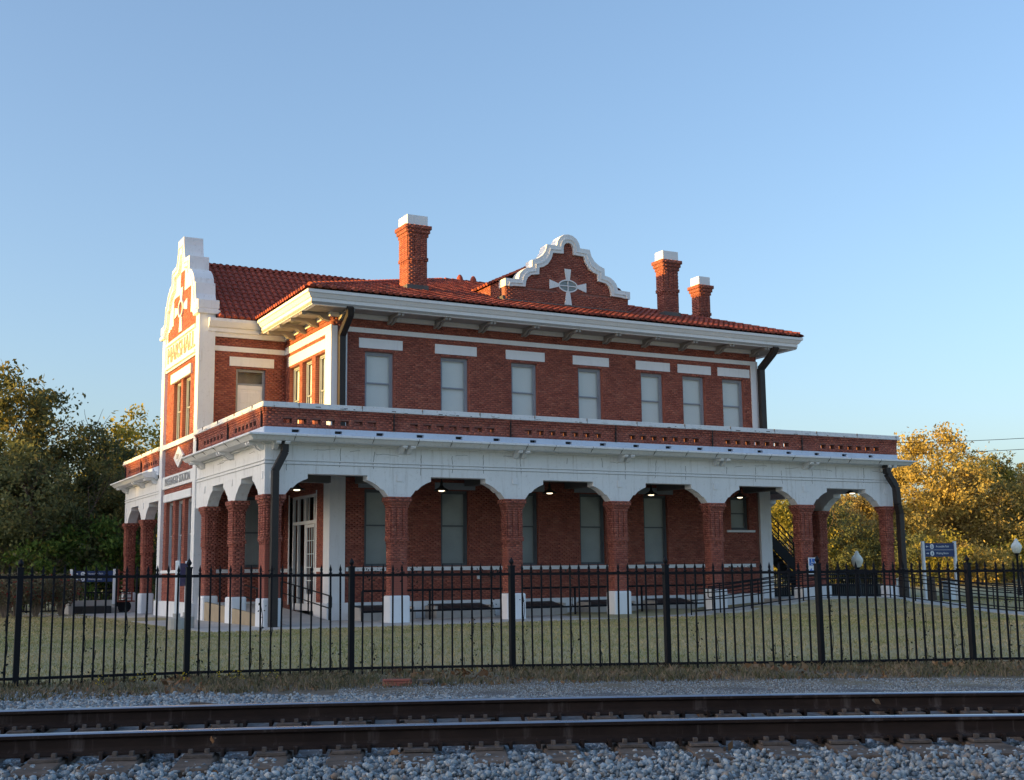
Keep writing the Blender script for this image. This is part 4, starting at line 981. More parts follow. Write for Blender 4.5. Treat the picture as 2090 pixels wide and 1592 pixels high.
lbl = ['lit cone pendant lamp in front of the porch entrance door', 'lit cone pendant lamp hanging in the second front arch from the corner downpipe', 'lit cone pendant lamp in the third front arch from the corner downpipe', 'lit cone pendant lamp in the fourth front arch, right before a window with gold reflection', 'lit cone pendant lamp above the small high ground-floor window']
for (x, z), l in zip(lamps, lbl): tag(pendant(x, 40.6, z, 'rod'), l, 'lamp', 'pendant lamps under the porch')
tag(pendant(38.45, 40.7, 3.28, 'arm'), 'gooseneck cone lamp in the open end bay of the porch', 'lamp', 'pendant lamps under the porch')
# accessible sign on the post
t = empty('accessible_sign', (34.05, 38.53, .0)); tag(t, 'white sign with blue wheelchair symbol and left arrow on a brick post', 'sign')
MB().box(-.19, .19, -.012, 0, -.18, .48).build('sign_plate', 'sign_white', t)
MB().box(-.14, .14, -.016, -.0121, .16, .44).build('symbol_panel', 'icon_blue', t)
q = MB(); q.lathe([(0, 0), (.022, 0)], (0, 0, 0), 12)
q.v = [(x-.02, -.018, y+.40) for x, y, z in q.v]; N = 16
ra = [(-.01+.062*math.cos(a), .245+.062*math.sin(a)) for a in np.linspace(R(100), R(400), N)]; rb = [(-.01+.046*math.cos(a), .245+.046*math.sin(a)) for a in np.linspace(R(100), R(400), N)]
q.strip(ra, rb, lambda p, d: (p[0], d, p[1]), -.02, -.0165)
q.prism([(-.03, .38), (-.01, .38), (-.005, .3), (.05, .3), (.05, .285), (-.025, .28)], lambda p, d: (p[0], d, p[1]), -.02, -.0165)
q.prism([(.04, .295), (.06, .295), (.085, .2), (.11, .205), (.11, .19), (.075, .185)], lambda p, d: (p[0], d, p[1]), -.0205, -.0165)
q.build('wheelchair_symbol', 'sign_white', t)
q = MB(); q.prism([(.13, -.02), (-.04, -.02), (-.02, .05), (-.05, .05), (-.14, -.03), (-.05, -.11), (-.02, -.11), (-.04, -.045), (.13, -.045)], lambda p, d: (p[0], d, p[1]), -.017, -.0121); q.build('arrow', 'icon_blue', t)

def way_sign(name, loc, ang, W, H, ztop, rows, label, posts_ext=.06, base=None, legs=(0, 1), face=True):
    """panel between two posts; local x along the panel, -y faces the viewer"""
    t = empty(name, loc); t.rotation_euler = (0, 0, ang); tag(t, label, 'sign')
    MB().box(0, W, -.03, .03, ztop-H, ztop-.02).build('sign_panel', 'sign_blue', t)
    for k in legs:
        x = -.07 if k == 0 else W+.07
        MB().box(x-.06, x+.06, -.06, .06, 0 if not base else .3, ztop+posts_ext).build('post', 'sign_white', t, bevel=.01)
        if base:
            q = MB(); q.lathe([(.001, base[1]), (base[0]*.45, base[1]), (base[0]*.45, base[1]-.12), (base[0], base[1]-.14), (base[0], 0), (.001, -.05)], (x, 0, 0), 14); q.build('footing', 'concrete_pale', t)
    if face:
        for i, (arrow, txt) in enumerate(rows):
            zc = ztop-.02-(H-.02)*(i+.5)/len(rows); s = (H/len(rows))
            a = s*.3; sx = -1 if arrow == '<' else 1; cx = W*.09
            q = MB(); fn = lambda p, d: (cx+sx*p[0], d, zc+p[1])
            q.prism([(-a*.7, .012), (a*.45, .012), (a*.1, a*.5), (a*.3, a*.5), (a*.85, 0), (a*.3, -a*.5), (a*.1, -a*.5), (a*.45, -.012), (-a*.7, -.012)], fn, -.036, -.031); q.build('arrow', 'sign_white', t)
            q = MB(); N = 20; rr = s*.36
            q.prism([(W*.25+rr*math.cos(2*math.pi*k/N), zc+rr*math.sin(2*math.pi*k/N)) for k in range(N)], lambda p, d: (p[0], d, p[1]), -.035, -.031); ic = q.build('icon_disc', 'sign_white', t)
            q = MB()
            if i == 0: q.strip([(W*.25+rr*.55*math.cos(a), zc-rr*.15+rr*.5*math.sin(a)) for a in np.linspace(R(110), R(400), 12)], [(W*.25+rr*.4*math.cos(a), zc-rr*.15+rr*.36*math.sin(a)) for a in np.linspace(R(110), R(400), 12)], lambda p, d: (p[0], d, p[1]), -.04, -.0355); q.box(W*.25-rr*.1, W*.25+rr*.05, -.04, -.0355, zc, zc+rr*.6)
            else: q.prism([(W*.25-rr*.45, zc-rr*.45), (W*.25+rr*.45, zc-rr*.45), (W*.25+rr*.1, zc+rr*.2), (W*.25-rr*.1, zc+rr*.2)], lambda p, d: (p[0], d, p[1]), -.04, -.0355); q.box(W*.25-rr*.14, W*.25+rr*.14, -.04, -.0355, zc+rr*.3, zc+rr*.6)
            q.build('icon_symbol', 'sign_blue', ic)
            text(txt, s*.42, t, 'sign_white', (W*.38, -.036, zc), (R(90), 0, 0), .001, 'lettering', .95, 'LEFT')
        if len(rows) > 1: MB().box(.03, W-.03, -.035, -.031, ztop-.02-(H-.02)/2-.006, ztop-.02-(H-.02)/2+.006).build('divider_line', 'sign_white', t)
    return t
way_sign('wayfinding_sign', (41.83, 40.0, -1.5), R(-3), 1.72, .62, 2.62, [('<', 'Accessible Path'), ('>', 'Waiting Room')], 'blue two-line direction sign on white posts before the golden trees')
way_sign('wayfinding_sign', (8.93, 60, GZ), R(-8), 1.75, .52, 1.96, [('>', 'Accessible Path'), ('>', 'Waiting Room')], 'blue direction sign behind the shrubs left of the station', base=(.26, .42))
sg = way_sign('wayfinding_sign', (8.9, 38.9, GZ), R(62), 1.0, .72, 2.05, [], 'blue sign seen nearly edge-on beside the white gable pier', base=(.25, .5), face=False)

def rails_along(name, pts, heights, label, post_every=None, post_h=1.0, r=.022, loops=(), posts_at=None, balusters=False, mat='black_metal'):
    """pts: base polyline; heights: list of rail heights"""
    base = Vector(pts[0]); t = empty(name, base); tag(t, label, 'railing')
    L = [Vector(p)-base for p in pts]
    for h in heights:
        q = MB(); q.tube([p+Vector((0, 0, h)) for p in L], r if h != heights[-1] else r*1.15, 8); q.build('rail', mat, t)
    for k in (posts_at if posts_at is not None else range(len(L))):
        i = int(k); f = k-i; p = L[i] if f == 0 else L[i].lerp(L[i+1], f)
        q = MB(); q.tube([p+Vector((0, 0, -.02)), p+Vector((0, 0, heights[-1]))], r*1.3, 8); q.build('post', mat, t)
    for (i, sx, sy) in loops:
        p = L[i]; q = MB(); d = Vector((sx, sy, 0))
        q.tube([p+Vector((0, 0, heights[-1])), p+d*.8+Vector((0, 0, heights[-1])), p+d+Vector((0, 0, heights[-1]-.07)), p+d+Vector((0, 0, heights[0]+.05)), p+d*.8+Vector((0, 0, heights[0])), p+Vector((0, 0, heights[0]))], r*1.1, 8); q.build('end_loop', mat, t)
    if balusters:
        for a, b in zip(L, L[1:]):
            m = int((b-a).length/.13)
            for j in range(m):
                p = a.lerp(b, (j+.5)/m); q = MB(); q.tube([p+Vector((0, 0, heights[0])), p+Vector((0, 0, heights[-1]))], .022, 5); q.build('baluster', mat, t)
    return t
# west porch ramp: tan side wall, slab, handrails
q = MB(); q.add([(12.5, 38.9, -1.58), (14.3, 38.9, -1.58), (14.3, 47.3, -1.05), (12.5, 47.3, -1.05), (12.5, 38.9, -1.7), (14.3, 38.9, -1.7), (14.3, 47.3, -1.7), (12.5, 47.3, -1.7)], [(0, 1, 2, 3), (0, 4, 5, 1), (1, 5, 6, 2), (2, 6, 7, 3), (3, 7, 4, 0)])
tag(q.build('entrance_ramp', 'concrete'), kind='structure')
q = MB(); q.add([(11.5, 39.3, -1.6), (11.62, 39.3, -1.6), (11.62, 46.1, -1.6), (11.5, 46.1, -1.6), (11.5, 39.3, -1.2), (11.62, 39.3, -1.2), (11.62, 46.1, -.9), (11.5, 46.1, -.9)], [(4, 5, 6, 7), (0, 4, 7, 3), (1, 2, 6, 5), (0, 1, 5, 4)])
tag(q.build('ramp_curb', 'tan_curb'), 'low tan painted curb wall between the west porch posts', 'curb')
rails_along('handrail', [(14.35, 40.4, -1.6), (14.35, 42.6, -1.4), (14.35, 44.2, -1.25), (14.35, 45.8, -1.12)], [.5, .92], 'black ramp handrail beside the white corner pilaster', loops=[(0, 0, -.22)])
rails_along('handrail', [(12.75, 40.9, -1.55), (12.75, 43.5, -1.35), (12.75, 46.8, -1.1)], [.5, .92], 'black ramp handrail behind the downpipe at the porch corner', loops=[(0, 0, -.22)])
# window wells along the front wall
def well(x0, x1, lab):
    t = empty('window_well', (x0, 41.2, GZ)); tag(t, lab, 'window well', 'window wells along the front wall'); L = x1-x0
    q = MB(); q.box(0, L, 0, .12, 0, .34); q.box(0, .12, .12, 1.0, 0, .46); q.box(L-.12, L, .12, 1.0, 0, .46); q.build('curb', 'concrete', t, bevel=.015)
    q = MB(); q.add([(.12, .1, .36), (L-.12, .1, .36), (L-.12, 1.0, .52), (.12, 1.0, .52), (.12, .1, .32), (L-.12, .1, .32), (L-.12, 1.0, .48), (.12, 1.0, .48)], [(0, 1, 2, 3), (0, 4, 5, 1), (1, 5, 6, 2), (2, 6, 7, 3), (3, 7, 4, 0), (4, 7, 6, 5)]); q.build('grate', 'dark_metal', t)
    for k in range(1, 4):
        x = .12+(L-.24)*k/4; q = MB(); q.add([(x-.02, .1, .363), (x+.02, .1, .363), (x+.02, 1.0, .523), (x-.02, 1.0, .523)], [(0, 1, 2, 3)]); q.build('grate_bar', 'frame_dark', t)
for x0, x1, l in ((15.8, 17.9, 'low concrete window well with grate beside the white corner pilaster'), (18.7, 21.1, 'low concrete window well with grate left of the second front pillar'), (22.0, 24.2, 'low concrete window well with grate between the third and fourth front posts'), (25.2, 27.4, 'low concrete window well with grate right of the fourth front post'), (28.3, 30.3, 'low concrete window well with grate behind the leaf-spotted post base')): well(x0, x1, l)
rails_along('guard_rail', [(15.5, 40.3, GZ), (18.04, 40.3, GZ), (21.0, 40.3, GZ), (24.0, 40.3, GZ), (27.0, 40.3, GZ), (30.5, 40.3, GZ)], [.34, 1.05], 'black two-bar pipe rail in front of the window wells', r=.032)
rails_along('handrail', [(27.0, 37.1, -1.56), (28.8, 37.0, -1.49), (31, 37.0, -1.28), (33, 37.0, -1.12), (35, 36.95, -1.085), (36.4, 36.7, -1.15), (37.4, 35.5, -1.38), (37.55, 33.8, -1.59), (37.85, 31.4, -1.72), (38.7, 28, -1.86), (40.2, 24, -1.95)], [.12, .5, .75, .9, 1.05], 'long black multi-bar railing along the lawn side of the curved ramp', r=.02, posts_at=[0, .7, 1.4, 2, 2.6, 3.2, 4, 5, 5.6, 6, 7, 7.5, 8, 8.5, 9, 10])
rails_along('handrail', [(28.8, 38.2, -1.49), (31, 38.2, -1.28), (33, 38.2, -1.12), (35.6, 38.2, -1.085)], [.5, .75, .9], 'black handrail on the building side of the ramp', r=.02, loops=[(0, -.2, 0)])
rails_along('handrail', [(38.9, 36.4, -1.35), (39.1, 34.0, -1.59), (39.3, 31.8, -1.72), (40.1, 28.6, -1.86), (41.6, 24.6, -1.95)], [.12, .5, .75, .9], 'black railing on the tree side of the curved path', r=.02, posts_at=[0, .5, 1, 1.5, 2, 2.5, 3, 4])
# tunnel stair fence behind the east bay and more pickets in the gap
rails_along('picket_railing', [(39.9, 45.0, -1.3), (43.8, 45.0, -1.35)], [.08, .55, 1.2], 'tall black picket railing round the stairwell behind the open end bay', r=.03, balusters=True)
rails_along('picket_railing', [(35.3, 43.2, -1.2), (38.0, 43.2, -1.2)], [.08, .5, 1.05], 'black picket railing between the end pilaster and the fifth arch post', r=.03, balusters=True)
for x, z, n_ in ((20.9, -.2, 'outlet_box'), (31.9, 1.32, 'junction_box')):
    part(MB().box(x, x+.11, YM-.1, YM-.015, z, z+.2), n_, 'white_trim')
rails_along('picket_railing', [(39.9, 47.5, -1.35), (46.0, 47.5, -1.45)], [.08, .6, 1.25], 'second black picket railing on the far side of the stairwell', r=.035, balusters=True)
q = MB(); q.box(39.6, 45.5, 46.2, 46.35, -1.5, -.75); tag(q.build('stairwell_dark_backing', 'dark_metal'), 'low dark backing added for the stairwell gloom behind the black picket railing', 'wall')  # added dark slab stands in for the shade down the stairwell
q = MB(); q.box(35.4, 38.0, 44.6, 44.7, -1.3, -.8); tag(q.build('stairwell_dark_backing', 'dark_metal'), 'low dark backing added for the gloom under the black steel staircase', 'wall')  # second dark slab, added for the darkness below the stairs
# outdoor steel stair seen through the fifth arch
t = empty('steel_staircase', (40.0, 50.0, -1.4)); tag(t, 'black steel outdoor staircase with railings seen through the fifth arch', 'staircase')
A0, A1 = Vector((.8, 0, 4.0)), Vector((5.6, 0, -.2)); dv = (A1-A0); 
for y in (0, 1.1):
    q = MB(); q.obox(A0+Vector((0, y, -.75)), dv, (0, .08, 0), (0, 0, .7)); q.build('stringer', 'black_metal', t)
    for h in (.3, .6, .9):
        q = MB(); q.tube([A0+Vector((0, y, h)), A1+Vector((0, y, h))], .03, 6); q.build('rail', 'black_metal', t)
    for k in range(5):
        p = A0.lerp(A1, (k+.3)/5)+Vector((0, y, 0)); q = MB(); q.tube([p, p+Vector((0, 0, .9))], .035, 6); q.build('post', 'black_metal', t)
for k in range(20):
    p = A0.lerp(A1, (k+.5)/20); MB().box(p.x-.15, p.x+.15, .06, 1.1, p.z-.1, p.z-.05).build('tread', 'dark_metal', t)
# globe lamps
def globe_lamp(x, y, zc, zb, label):
    t = empty('globe_lamp', (x, y, zb)); tag(t, label, 'street lamp', 'globe lamps on black posts'); h = zc-zb
    q = MB(); q.lathe([(.13, -.3), (.2, -.22), (.27, -.02), (.26, .1), (.17, .24), (.12, .28), (.12, .33), (.08, .37), (.075, .42), (.03, .46), (.001, .47)], (0, 0, h), 18); q.build('globe', 'globe_glass', t, smooth=True)
    q = MB(); q.lathe([(.22, 0), (.22, .12), (.13, .2), (.11, .9), (.07, 1.0), (.055, h-.45), (.1, h-.36), (.14, h-.3)], (0, 0, 0), 14); q.build('post', 'black_metal', t, smooth=True)
globe_lamp(41.65, 44.0, .38, -1.4, 'globe lamp seen through the open end bay of the porch')
globe_lamp(53.7, 45.0, 1.02, -2.0, 'globe lamp before golden trees by the edge of the photo')
# small utility things on the right
t = empty('utility_cabinet', (43.9, 40.6, -1.65)); tag(t, 'pale grey utility cabinet by the direction sign', 'cabinet'); MB().box(0, .5, 0, .4, 0, 1.02).build('cabinet_body', 'utility_grey', t, bevel=.02); MB().box(-.03, .53, -.03, .43, 1.02, 1.07).build('lid', 'utility_grey', t, bevel=.01); MB().box(.06, .44, -.012, -.001, .12, .92).build('door', 'sign_white', t)
t = empty('white_gate', (41.35, 41.5, -1.45)); tag(t, 'small white arched picket gate left of the direction sign', 'gate')
for k in range(9):
    h = .8+.28*math.sin(math.pi*(k+.5)/9); MB().box(k*.12, k*.12+.06, 0, .03, .05, h).build('picket', 'sign_white', t)
MB().box(0, 1.02, .03, .06, .2, .27).build('crossbar', 'sign_white', t)
q = MB(); q.tube([(42.9, 40.8, -1.7), (42.92, 40.8, -1.0), (42.88, 40.8, -.4)], [.3, .24, .22], 10); st = q.build('tree_stump', 'trunk', loc=(0, 0, 0)); tag(st, 'dark rough stump behind the railing under the direction sign', 'stump')
# benches / luggage cart at the left arcade
t = empty('luggage_cart', (10.9, 59.6, GZ)); tag(t, 'red slatted luggage cart leaning behind the north porch posts', 'cart')
for k in (0, .62): MB().box(-.02+k, .04+k, 0, .06, .55, 2.0).build('upright', 'wood_cart', t)
for k in range(7): MB().box(.04, .6, .01, .04, .65+k*.2, .7+k*.2).build('slat', 'wood_cart', t)
MB().box(-.1, .75, -.1, .8, .5, .56).build('deck', 'wood_cart', t)
for y in (-.05, .7):
    q = MB(); q.tube([(.3, y, .3), (.3, y+.06, .3)], .3, 16); q.build('wheel', 'black_metal', t)
# low dark opening / slab at left
t = empty('concrete_planter', (8.6, 58.6, GZ)); tag(t, 'low concrete stairwell curb with dark opening behind the shrubs', 'curb')
MB().box(0, .25, 0, 1.2, 0, .55).build('curb', 'concrete_pale', t); MB().box(.25, 1.9, .3, 1.2, 0, .35).build('opening', 'dark_metal', t); MB().box(.25, 2.2, 1.2, 1.4, 0, .6).build('curb', 'concrete', t)
rails_along('iron_railing', [(6.2, 60.5, GZ), (11.4, 60.5, GZ)], [.15, .95], 'iron baluster railing left of the station porch', r=.03, balusters=True)
rails_along('iron_railing', [(-1, 63.5, GZ), (13, 63.5, GZ)], [1.1, 1.65], 'long thin black rail fence before the dark trees', r=.03, posts_at=[0, .2, .4, .6, .8, 1])

# ================================================================== LAWN FENCE
fence = empty('iron_fence', (FPOST[1][0], FPOST[1][1], FPOST[1][2])); tag(fence, 'long black iron picket fence with spear points between the track and the lawn', 'fence')
fo = Vector(fence.location)
pk = MB(); pk.box(-.014, .014, -.014, .014, 0, 1.62); pk.add([(-.014, -.014, 1.62), (.014, -.014, 1.62), (.014, .014, 1.62), (-.014, .014, 1.62), (-.03, -.02, 1.635), (.03, -.02, 1.635), (.03, .02, 1.635), (-.03, .02, 1.635), (-.012, -.01, 1.65), (.012, -.01, 1.65), (.012, .01, 1.65), (-.012, .01, 1.65), (-.022, -.008, 1.69), (.022, -.008, 1.69), (.022, .008, 1.69), (-.022, .008, 1.69), (0, 0, 1.78)],
    [(0, 1, 5, 4), (1, 2, 6, 5), (2, 3, 7, 6), (3, 0, 4, 7), (4, 5, 9, 8), (5, 6, 10, 9), (6, 7, 11, 10), (7, 4, 8, 11), (8, 9, 13, 12), (9, 10, 14, 13), (10, 11, 15, 14), (11, 8, 12, 15), (12, 13, 16), (13, 14, 16), (14, 15, 16), (15, 12, 16)])
picket0 = pk.build('picket', 'black_metal', fence)
pm = MB(); pm.box(-.042, .042, -.042, .042, -.05, 1.72); pm.box(-.05, .05, -.05, .05, 1.72, 1.745); pm.lathe([(.02, 1.745), (.022, 1.765), (.04, 1.79), (.042, 1.81), (.02, 1.85), (.001, 1.88)], (0, 0, 0), 10)
post0 = pm.build('post', 'black_metal', fence)
first = True; ZTOP = lambda s: 1.78
def ftop(i): return .03-.085*i/6            # top rail height at post i (post 1 = first in view)
picks = []
for i, (x, y, z) in enumerate(FPOST):
    o = post0 if i == 0 else clone(post0, fence); o.location = Vector((x, y, z))-fo
    o.location.z = (ftop(i-1)-1.60)-fo.z
    if i < len(FPOST)-1:
        x2, y2, z2 = FPOST[i+1]; a = Vector((x, y, 0)); b = Vector((x2, y2, 0)); d = (b-a); ang = math.atan2(d.y, d.x)
        for kk, (dz, h) in enumerate(((0, .045), (-1.49, .042))):
            q = MB(); p0 = Vector((x, y, ftop(i-1)+dz)); p1 = Vector((x2, y2, ftop(i)+dz)); s = d.normalized().cross(Vector((0, 0, 1)))
            q.obox(p0-s*.02-Vector((0, 0, h/2))-fo, p1-p0, s*.04, (0, 0, h)); q.build('rail', 'black_metal', fence)
        for k in range(15):
            f = (k+1.1)/16.2; p = a.lerp(b, f); zz = ftop(i-1)*(1-f)+ftop(i)*f
            o = picket0 if not picks else clone(picket0, fence); picks.append((p, zz, ang)); o.location = Vector((p.x, p.y, zz-1.60))-fo; o.rotation_euler = (random.uniform(-.012, .012), random.uniform(-.008, .008), ang)
        if i == 0 or True: pass
# vines on some pickets
V = []; F = []
def leafq(c, s, nrm=None, V=V, F=F):
    a = Vector((random.gauss(0, 1), random.gauss(0, 1), random.gauss(0, 1))).normalized(); b = a.cross(Vector((random.gauss(0, 1), random.gauss(0, 1), random.gauss(0, 1)))).normalized()
    i = len(V); V += [c-a*s, c-b*s*.6, c+a*s, c+b*s*.6]; F.append((i, i+1, i+2, i+3))
tw = MB()
for j, (p, zz, ang) in enumerate(picks):
    r = random.random()
    if r < .42:
        top = random.choice([1.2, .5, .9, 1.66, 1.4]) if r < .16 else random.uniform(.2, .6)
        pts = [Vector((p.x+.022*math.cos(h*9+j), p.y-.03+.0*h, zz-1.58+h)) for h in np.arange(0, top, .08)]
        if len(pts) > 2: tw.tube(pts, .006, 4)
        for _ in range(int(top*22)):
            h = random.uniform(0, top); leafq(Vector((p.x+random.gauss(0, .04), p.y-.03+random.gauss(0, .03), zz-1.58+h)), random.uniform(.014, .03))
for cx, n_ in ((46, 40), (49, 60), (58, 60), (82, 50), (37, 20)):
    if cx < len(picks):
        p, zz, ang = picks[cx]
        for _ in range(n_): leafq(Vector((p.x+random.gauss(0, .13), p.y+random.gauss(0, .05), zz+.04+random.gauss(0, .06))), random.uniform(.014, .028))
vn = mesh_np('vine_leaves', np.array([tuple(v) for v in V]), np.array(F), 'vine', None, 'stuff'); tag(vn, 'sparse dark creeper leaves climbing the iron fence')
tv = tw.build('vine_stems', 'vine'); tag(tv, 'thin dark creeper stems winding up fence pickets', kind='stuff')

# ================================================================== RAILWAY TRACK
trk = empty('railway_track', (3.8, 7.2, -1.15)); tag(trk, 'rusty railway track with polished rail heads crossing the foreground', 'railway track'); to = Vector(trk.location)
prof = [(-.068, 0), (.068, 0), (.068, .012), (.02, .032), (.009, .05), (.009, .115), (.02, .128), (.036, .134), (.036, .158), (.026, .168), (-.026, .168), (-.036, .158), (-.036, .134), (-.02, .128), (-.009, .115), (-.009, .05), (-.02, .032), (-.068, .012)]
RZ = -1.078
prof = [(a, z*.80) for a, z in prof]
def rail(off, name='rail'):
    q = MB(); xs = np.arange(-5, 13.01, .25); n = len(prof)
    for x in xs:
        c = Vector((x, rail_y(x), RZ)); nn = rail_n(x); c = c+nn*off
        q.v += [tuple(c+nn*a+Vector((0, 0, z))-to) for a, z in prof]
    for i in range(len(xs)-1):
        for k in range(n):
            q.f.append((i*n+k, i*n+(k+1) % n, (i+1)*n+(k+1) % n, (i+1)*n+k)); q.mi.append(1 if k in (8, 9, 10) else 0)
    o = q.build(name, ('rail_rust', 'rail_head'), trk); return o
rail(0); rail(1.51)
xs = 0; s_ = -5.0; tie0 = None; plate0 = None; spikes = []
tm = MB(); tm.box(-.11, .11, -.62, 2.1, -.16, 0)
pl = MB(); pl.box(-.09, .09, -.17, .17, 0, .02)
for sx in (-.05, .05):
    for sy in (-.11, .11): pl.box(sx-.014, sx+.014, sy-.02, sy+.02, .02, .048)
an = MB(); an.box(-.012, .012, -.085, -.066, -.012, .018); an.box(-.012, .012, -.085, .085, -.028, -.01); an.box(-.017, .017, -.082, -.05, .012, .024)
x = -4.6; k = 0
while x < 12.4:
    c = Vector((x, rail_y(x), 0)); nn = rail_n(x); ang = math.atan2(nn.y, nn.x)-math.pi/2+random.uniform(-.02, .02)
    if tie0 is None: tie0 = tm.build('sleeper', 'tie_wood', trk, bevel=.012); tie = tie0; plate0 = pl.build('tie_plate', 'plate_dusty', trk, bevel=.003); anc0 = an.build('rail_anchor', 'rail_rust', trk, bevel=.004); new = True
    else: tie = clone(tie0, trk)
    tie.location = (c.x-to.x, c.y-to.y, RZ-.022-to.z+random.uniform(-.004, .002)); tie.rotation_euler = (0, 0, ang)
    for off in (0, 1.51):
        pp_ = plate0 if (k == 0 and off == 0) else clone(plate0, trk); p = c+nn*off; pp_.location = (p.x-to.x, p.y-to.y, RZ-.02-to.z); pp_.rotation_euler = (0, 0, ang)
        for sgn in (-1, 1):
            tdir = Vector((nn.y, -nn.x, 0)); p2 = p+tdir*sgn*.14
            aa = anc0 if (k == 0 and off == 0 and sgn == -1) else clone(anc0, trk); aa.location = (p2.x-to.x, p2.y-to.y, RZ-to.z); aa.rotation_euler = (0, 0, ang)
    x += .455*nn.y+random.uniform(-.012, .012); k += 1

# ballast stones: icosahedra with random cuts
ico = bmesh.new(); bmesh.ops.create_icosphere(ico, subdivisions=1, radius=1); IV = np.array([v.co[:] for v in ico.verts]); IF = np.array([[v.index for v in f.verts] for f in ico.faces]); ico.free()
def stones(name, pts, smin, smax, label):
    n = len(pts); s = rng.uniform(smin, smax, n)
    A = rng.normal(size=(n, 3, 3)); Q, _ = np.linalg.qr(A)
    sc = rng.uniform(.42, 1.0, (n, 1, 3)); jit = rng.uniform(.6, 1.2, (n, len(IV), 1))
    V = IV[None]*jit*sc; V = np.einsum('nij,njk->nik', V, Q)*s[:, None, None]+pts[:, None, :]
    F = (IF[None]+np.arange(n)[:, None, None]*len(IV)).reshape(-1, 3)
    o = mesh_np(name, V.reshape(-1, 3), F, 'stone', None, 'stuff'); tag(o, label); return o
def scatter(n, x0, x1, d0, d1, zoff=0):
    X = rng.uniform(x0, x1, n); D = rng.uniform(d0, d1, n)
    ry = np.array([rail_y(a) for a in X]); nv = np.array([rail_n(a)[:2] for a in X])
    P = np.stack([X+nv[:, 0]*D, ry+nv[:, 1]*D], -1); h, _ = hgrid(P[:, 0], P[:, 1]); return np.column_stack([P, h+zoff]), D
P1, D1 = scatter(31000, -1.0, 8.6, -2.4, .1)
ramp_ = np.clip((D1+.30)/.25, 0, 1); P1[:, 2] += rng.uniform(0, .045, len(P1))-.035*ramp_
P2, D2 = scatter(9000, -1.5, 9.5, .04, 1.6); P2[:, 2] -= .004
P3, D3 = scatter(30000, -1.5, 10.5, 5.2, 10.8)
lf_ = np.interp(P3[:, 0], [0, 2, 4.2, 6.2, 8, 10], [10.5, 10.2, 9.3, 8.2, 7.0, 6.2]); P3 = P3[D3 < lf_+rng.normal(0, .25, len(D3))]; P3[:, 2] += .012
stones('ballast', P1, .013, .033, 'crushed blue-grey ballast stones on the near side of the track')
stones('ballast', P2, .016, .030, 'ballast stones between the two rails')
stones('ballast', P3, .022, .042, 'ballast shoulder between the track and the weedy verge')
P4, D4 = scatter(72000, 2.5, 16.5, 5.5, 10.6); P4 = P4[rng.uniform(0, 1, len(P4)) < np.clip((P4[:, 0]-P4[:, 1]*.12-1.0+rng.normal(0, .5, len(P4)))/2.2, 0, 1)]; P4[:, 2] += .003; stones('gravel', P4, .006, .016, 'fine pinkish grey gravel beyond the far rail')

# weeds / grass blades
def blades(name, P, hmin, hmax, wd, mat, label, spread=.5, k=1):
    n = len(P); a = rng.uniform(0, 2*np.pi, n); h = rng.uniform(hmin, hmax, n); w = rng.uniform(.6, 1.2, n)*wd
    side = np.stack([np.cos(a), np.sin(a), np.zeros(n)], -1)*w[:, None]; lean = rng.normal(0, spread, (n, 2))*h[:, None]
    top = P+np.column_stack([lean, h]); mid = P+np.column_stack([lean*.35, h*.6])
    V = np.stack([P-side, P+side, mid+side*.8, top, mid-side*.8], 1).reshape(-1, 3); F = np.arange(n*5).reshape(n, 5)
    o = mesh_np(name, V, F, mat, None, 'stuff'); tag(o, label); return o
def near_fence(n, x0, x1, dy0, dy1):
    X = rng.uniform(x0, x1, n); fy = np.interp(X, [f[0] for f in FPOST], [f[1] for f in FPOST]); Y = fy+rng.uniform(dy0, dy1, n); h, _ = hgrid(X, Y); return np.column_stack([X, Y, h])
Pw = near_fence(30000, -.5, 20, -2.7, .5); cl = np.sin(Pw[:, 0]*4.1+np.sin(Pw[:, 1]*3))+np.sin(Pw[:, 0]*1.3)+rng.normal(0, .8, len(Pw)); Pw = Pw[cl > -.7]
blades('weeds', Pw, .02, .12, .007, 'weed', 'mixed brown and green weeds along the fence foot', .5)
Pg = np.column_stack([rng.uniform(-1, 26, 90000), rng.uniform(16, 34, 90000)]); hh_, _ = hgrid(Pg[:, 0], Pg[:, 1]); Pg = np.column_stack([Pg, hh_])
fyy = np.interp(Pg[:, 0], [f[0] for f in FPOST], [f[1] for f in FPOST]); Pg = Pg[(Pg[:, 1] > fyy+.2) & (Pg[:, 1] < 35)]
Pf = np.column_stack([rng.uniform(-2, 50, 150000), rng.uniform(33, 62, 150000)])
ok_ = ~((Pf[:, 0] > 9.0) & (Pf[:, 0] < 39.6) & (Pf[:, 1] > 36.3)) & ~((Pf[:, 0] > 36.8) & (Pf[:, 0] < 41) & (Pf[:, 1] > 33)) & ~((Pf[:, 0] > 26.5) & (Pf[:, 1] > 36.2) & (Pf[:, 0] < 40))
ok_ &= Pf[:, 0] > Pf[:, 1]*.07; Pf = Pf[ok_]
Pq = np.column_stack([rng.uniform(26, 37, 26000), rng.uniform(17, 33, 26000)]); Pf = np.concatenate([Pf, Pq]); hh_, _ = hgrid(Pf[:, 0], Pf[:, 1]); Pf = np.column_stack([Pf, hh_])
blades('grass', Pg, .02, .06, .008, 'lawn_blade', 'short autumn lawn grass behind the fence', .6)
blades('grass', Pf, .025, .06, .016, 'lawn_blade', 'lawn grass farther back towards the station', .7)
Pl = near_fence(2600, -.5, 20, -2.7, .6); Pl[:, 2] += .02
V = []; F = []
for p in Pl[:2200]: leafq(Vector(p), random.uniform(.02, .05), V=V, F=F)
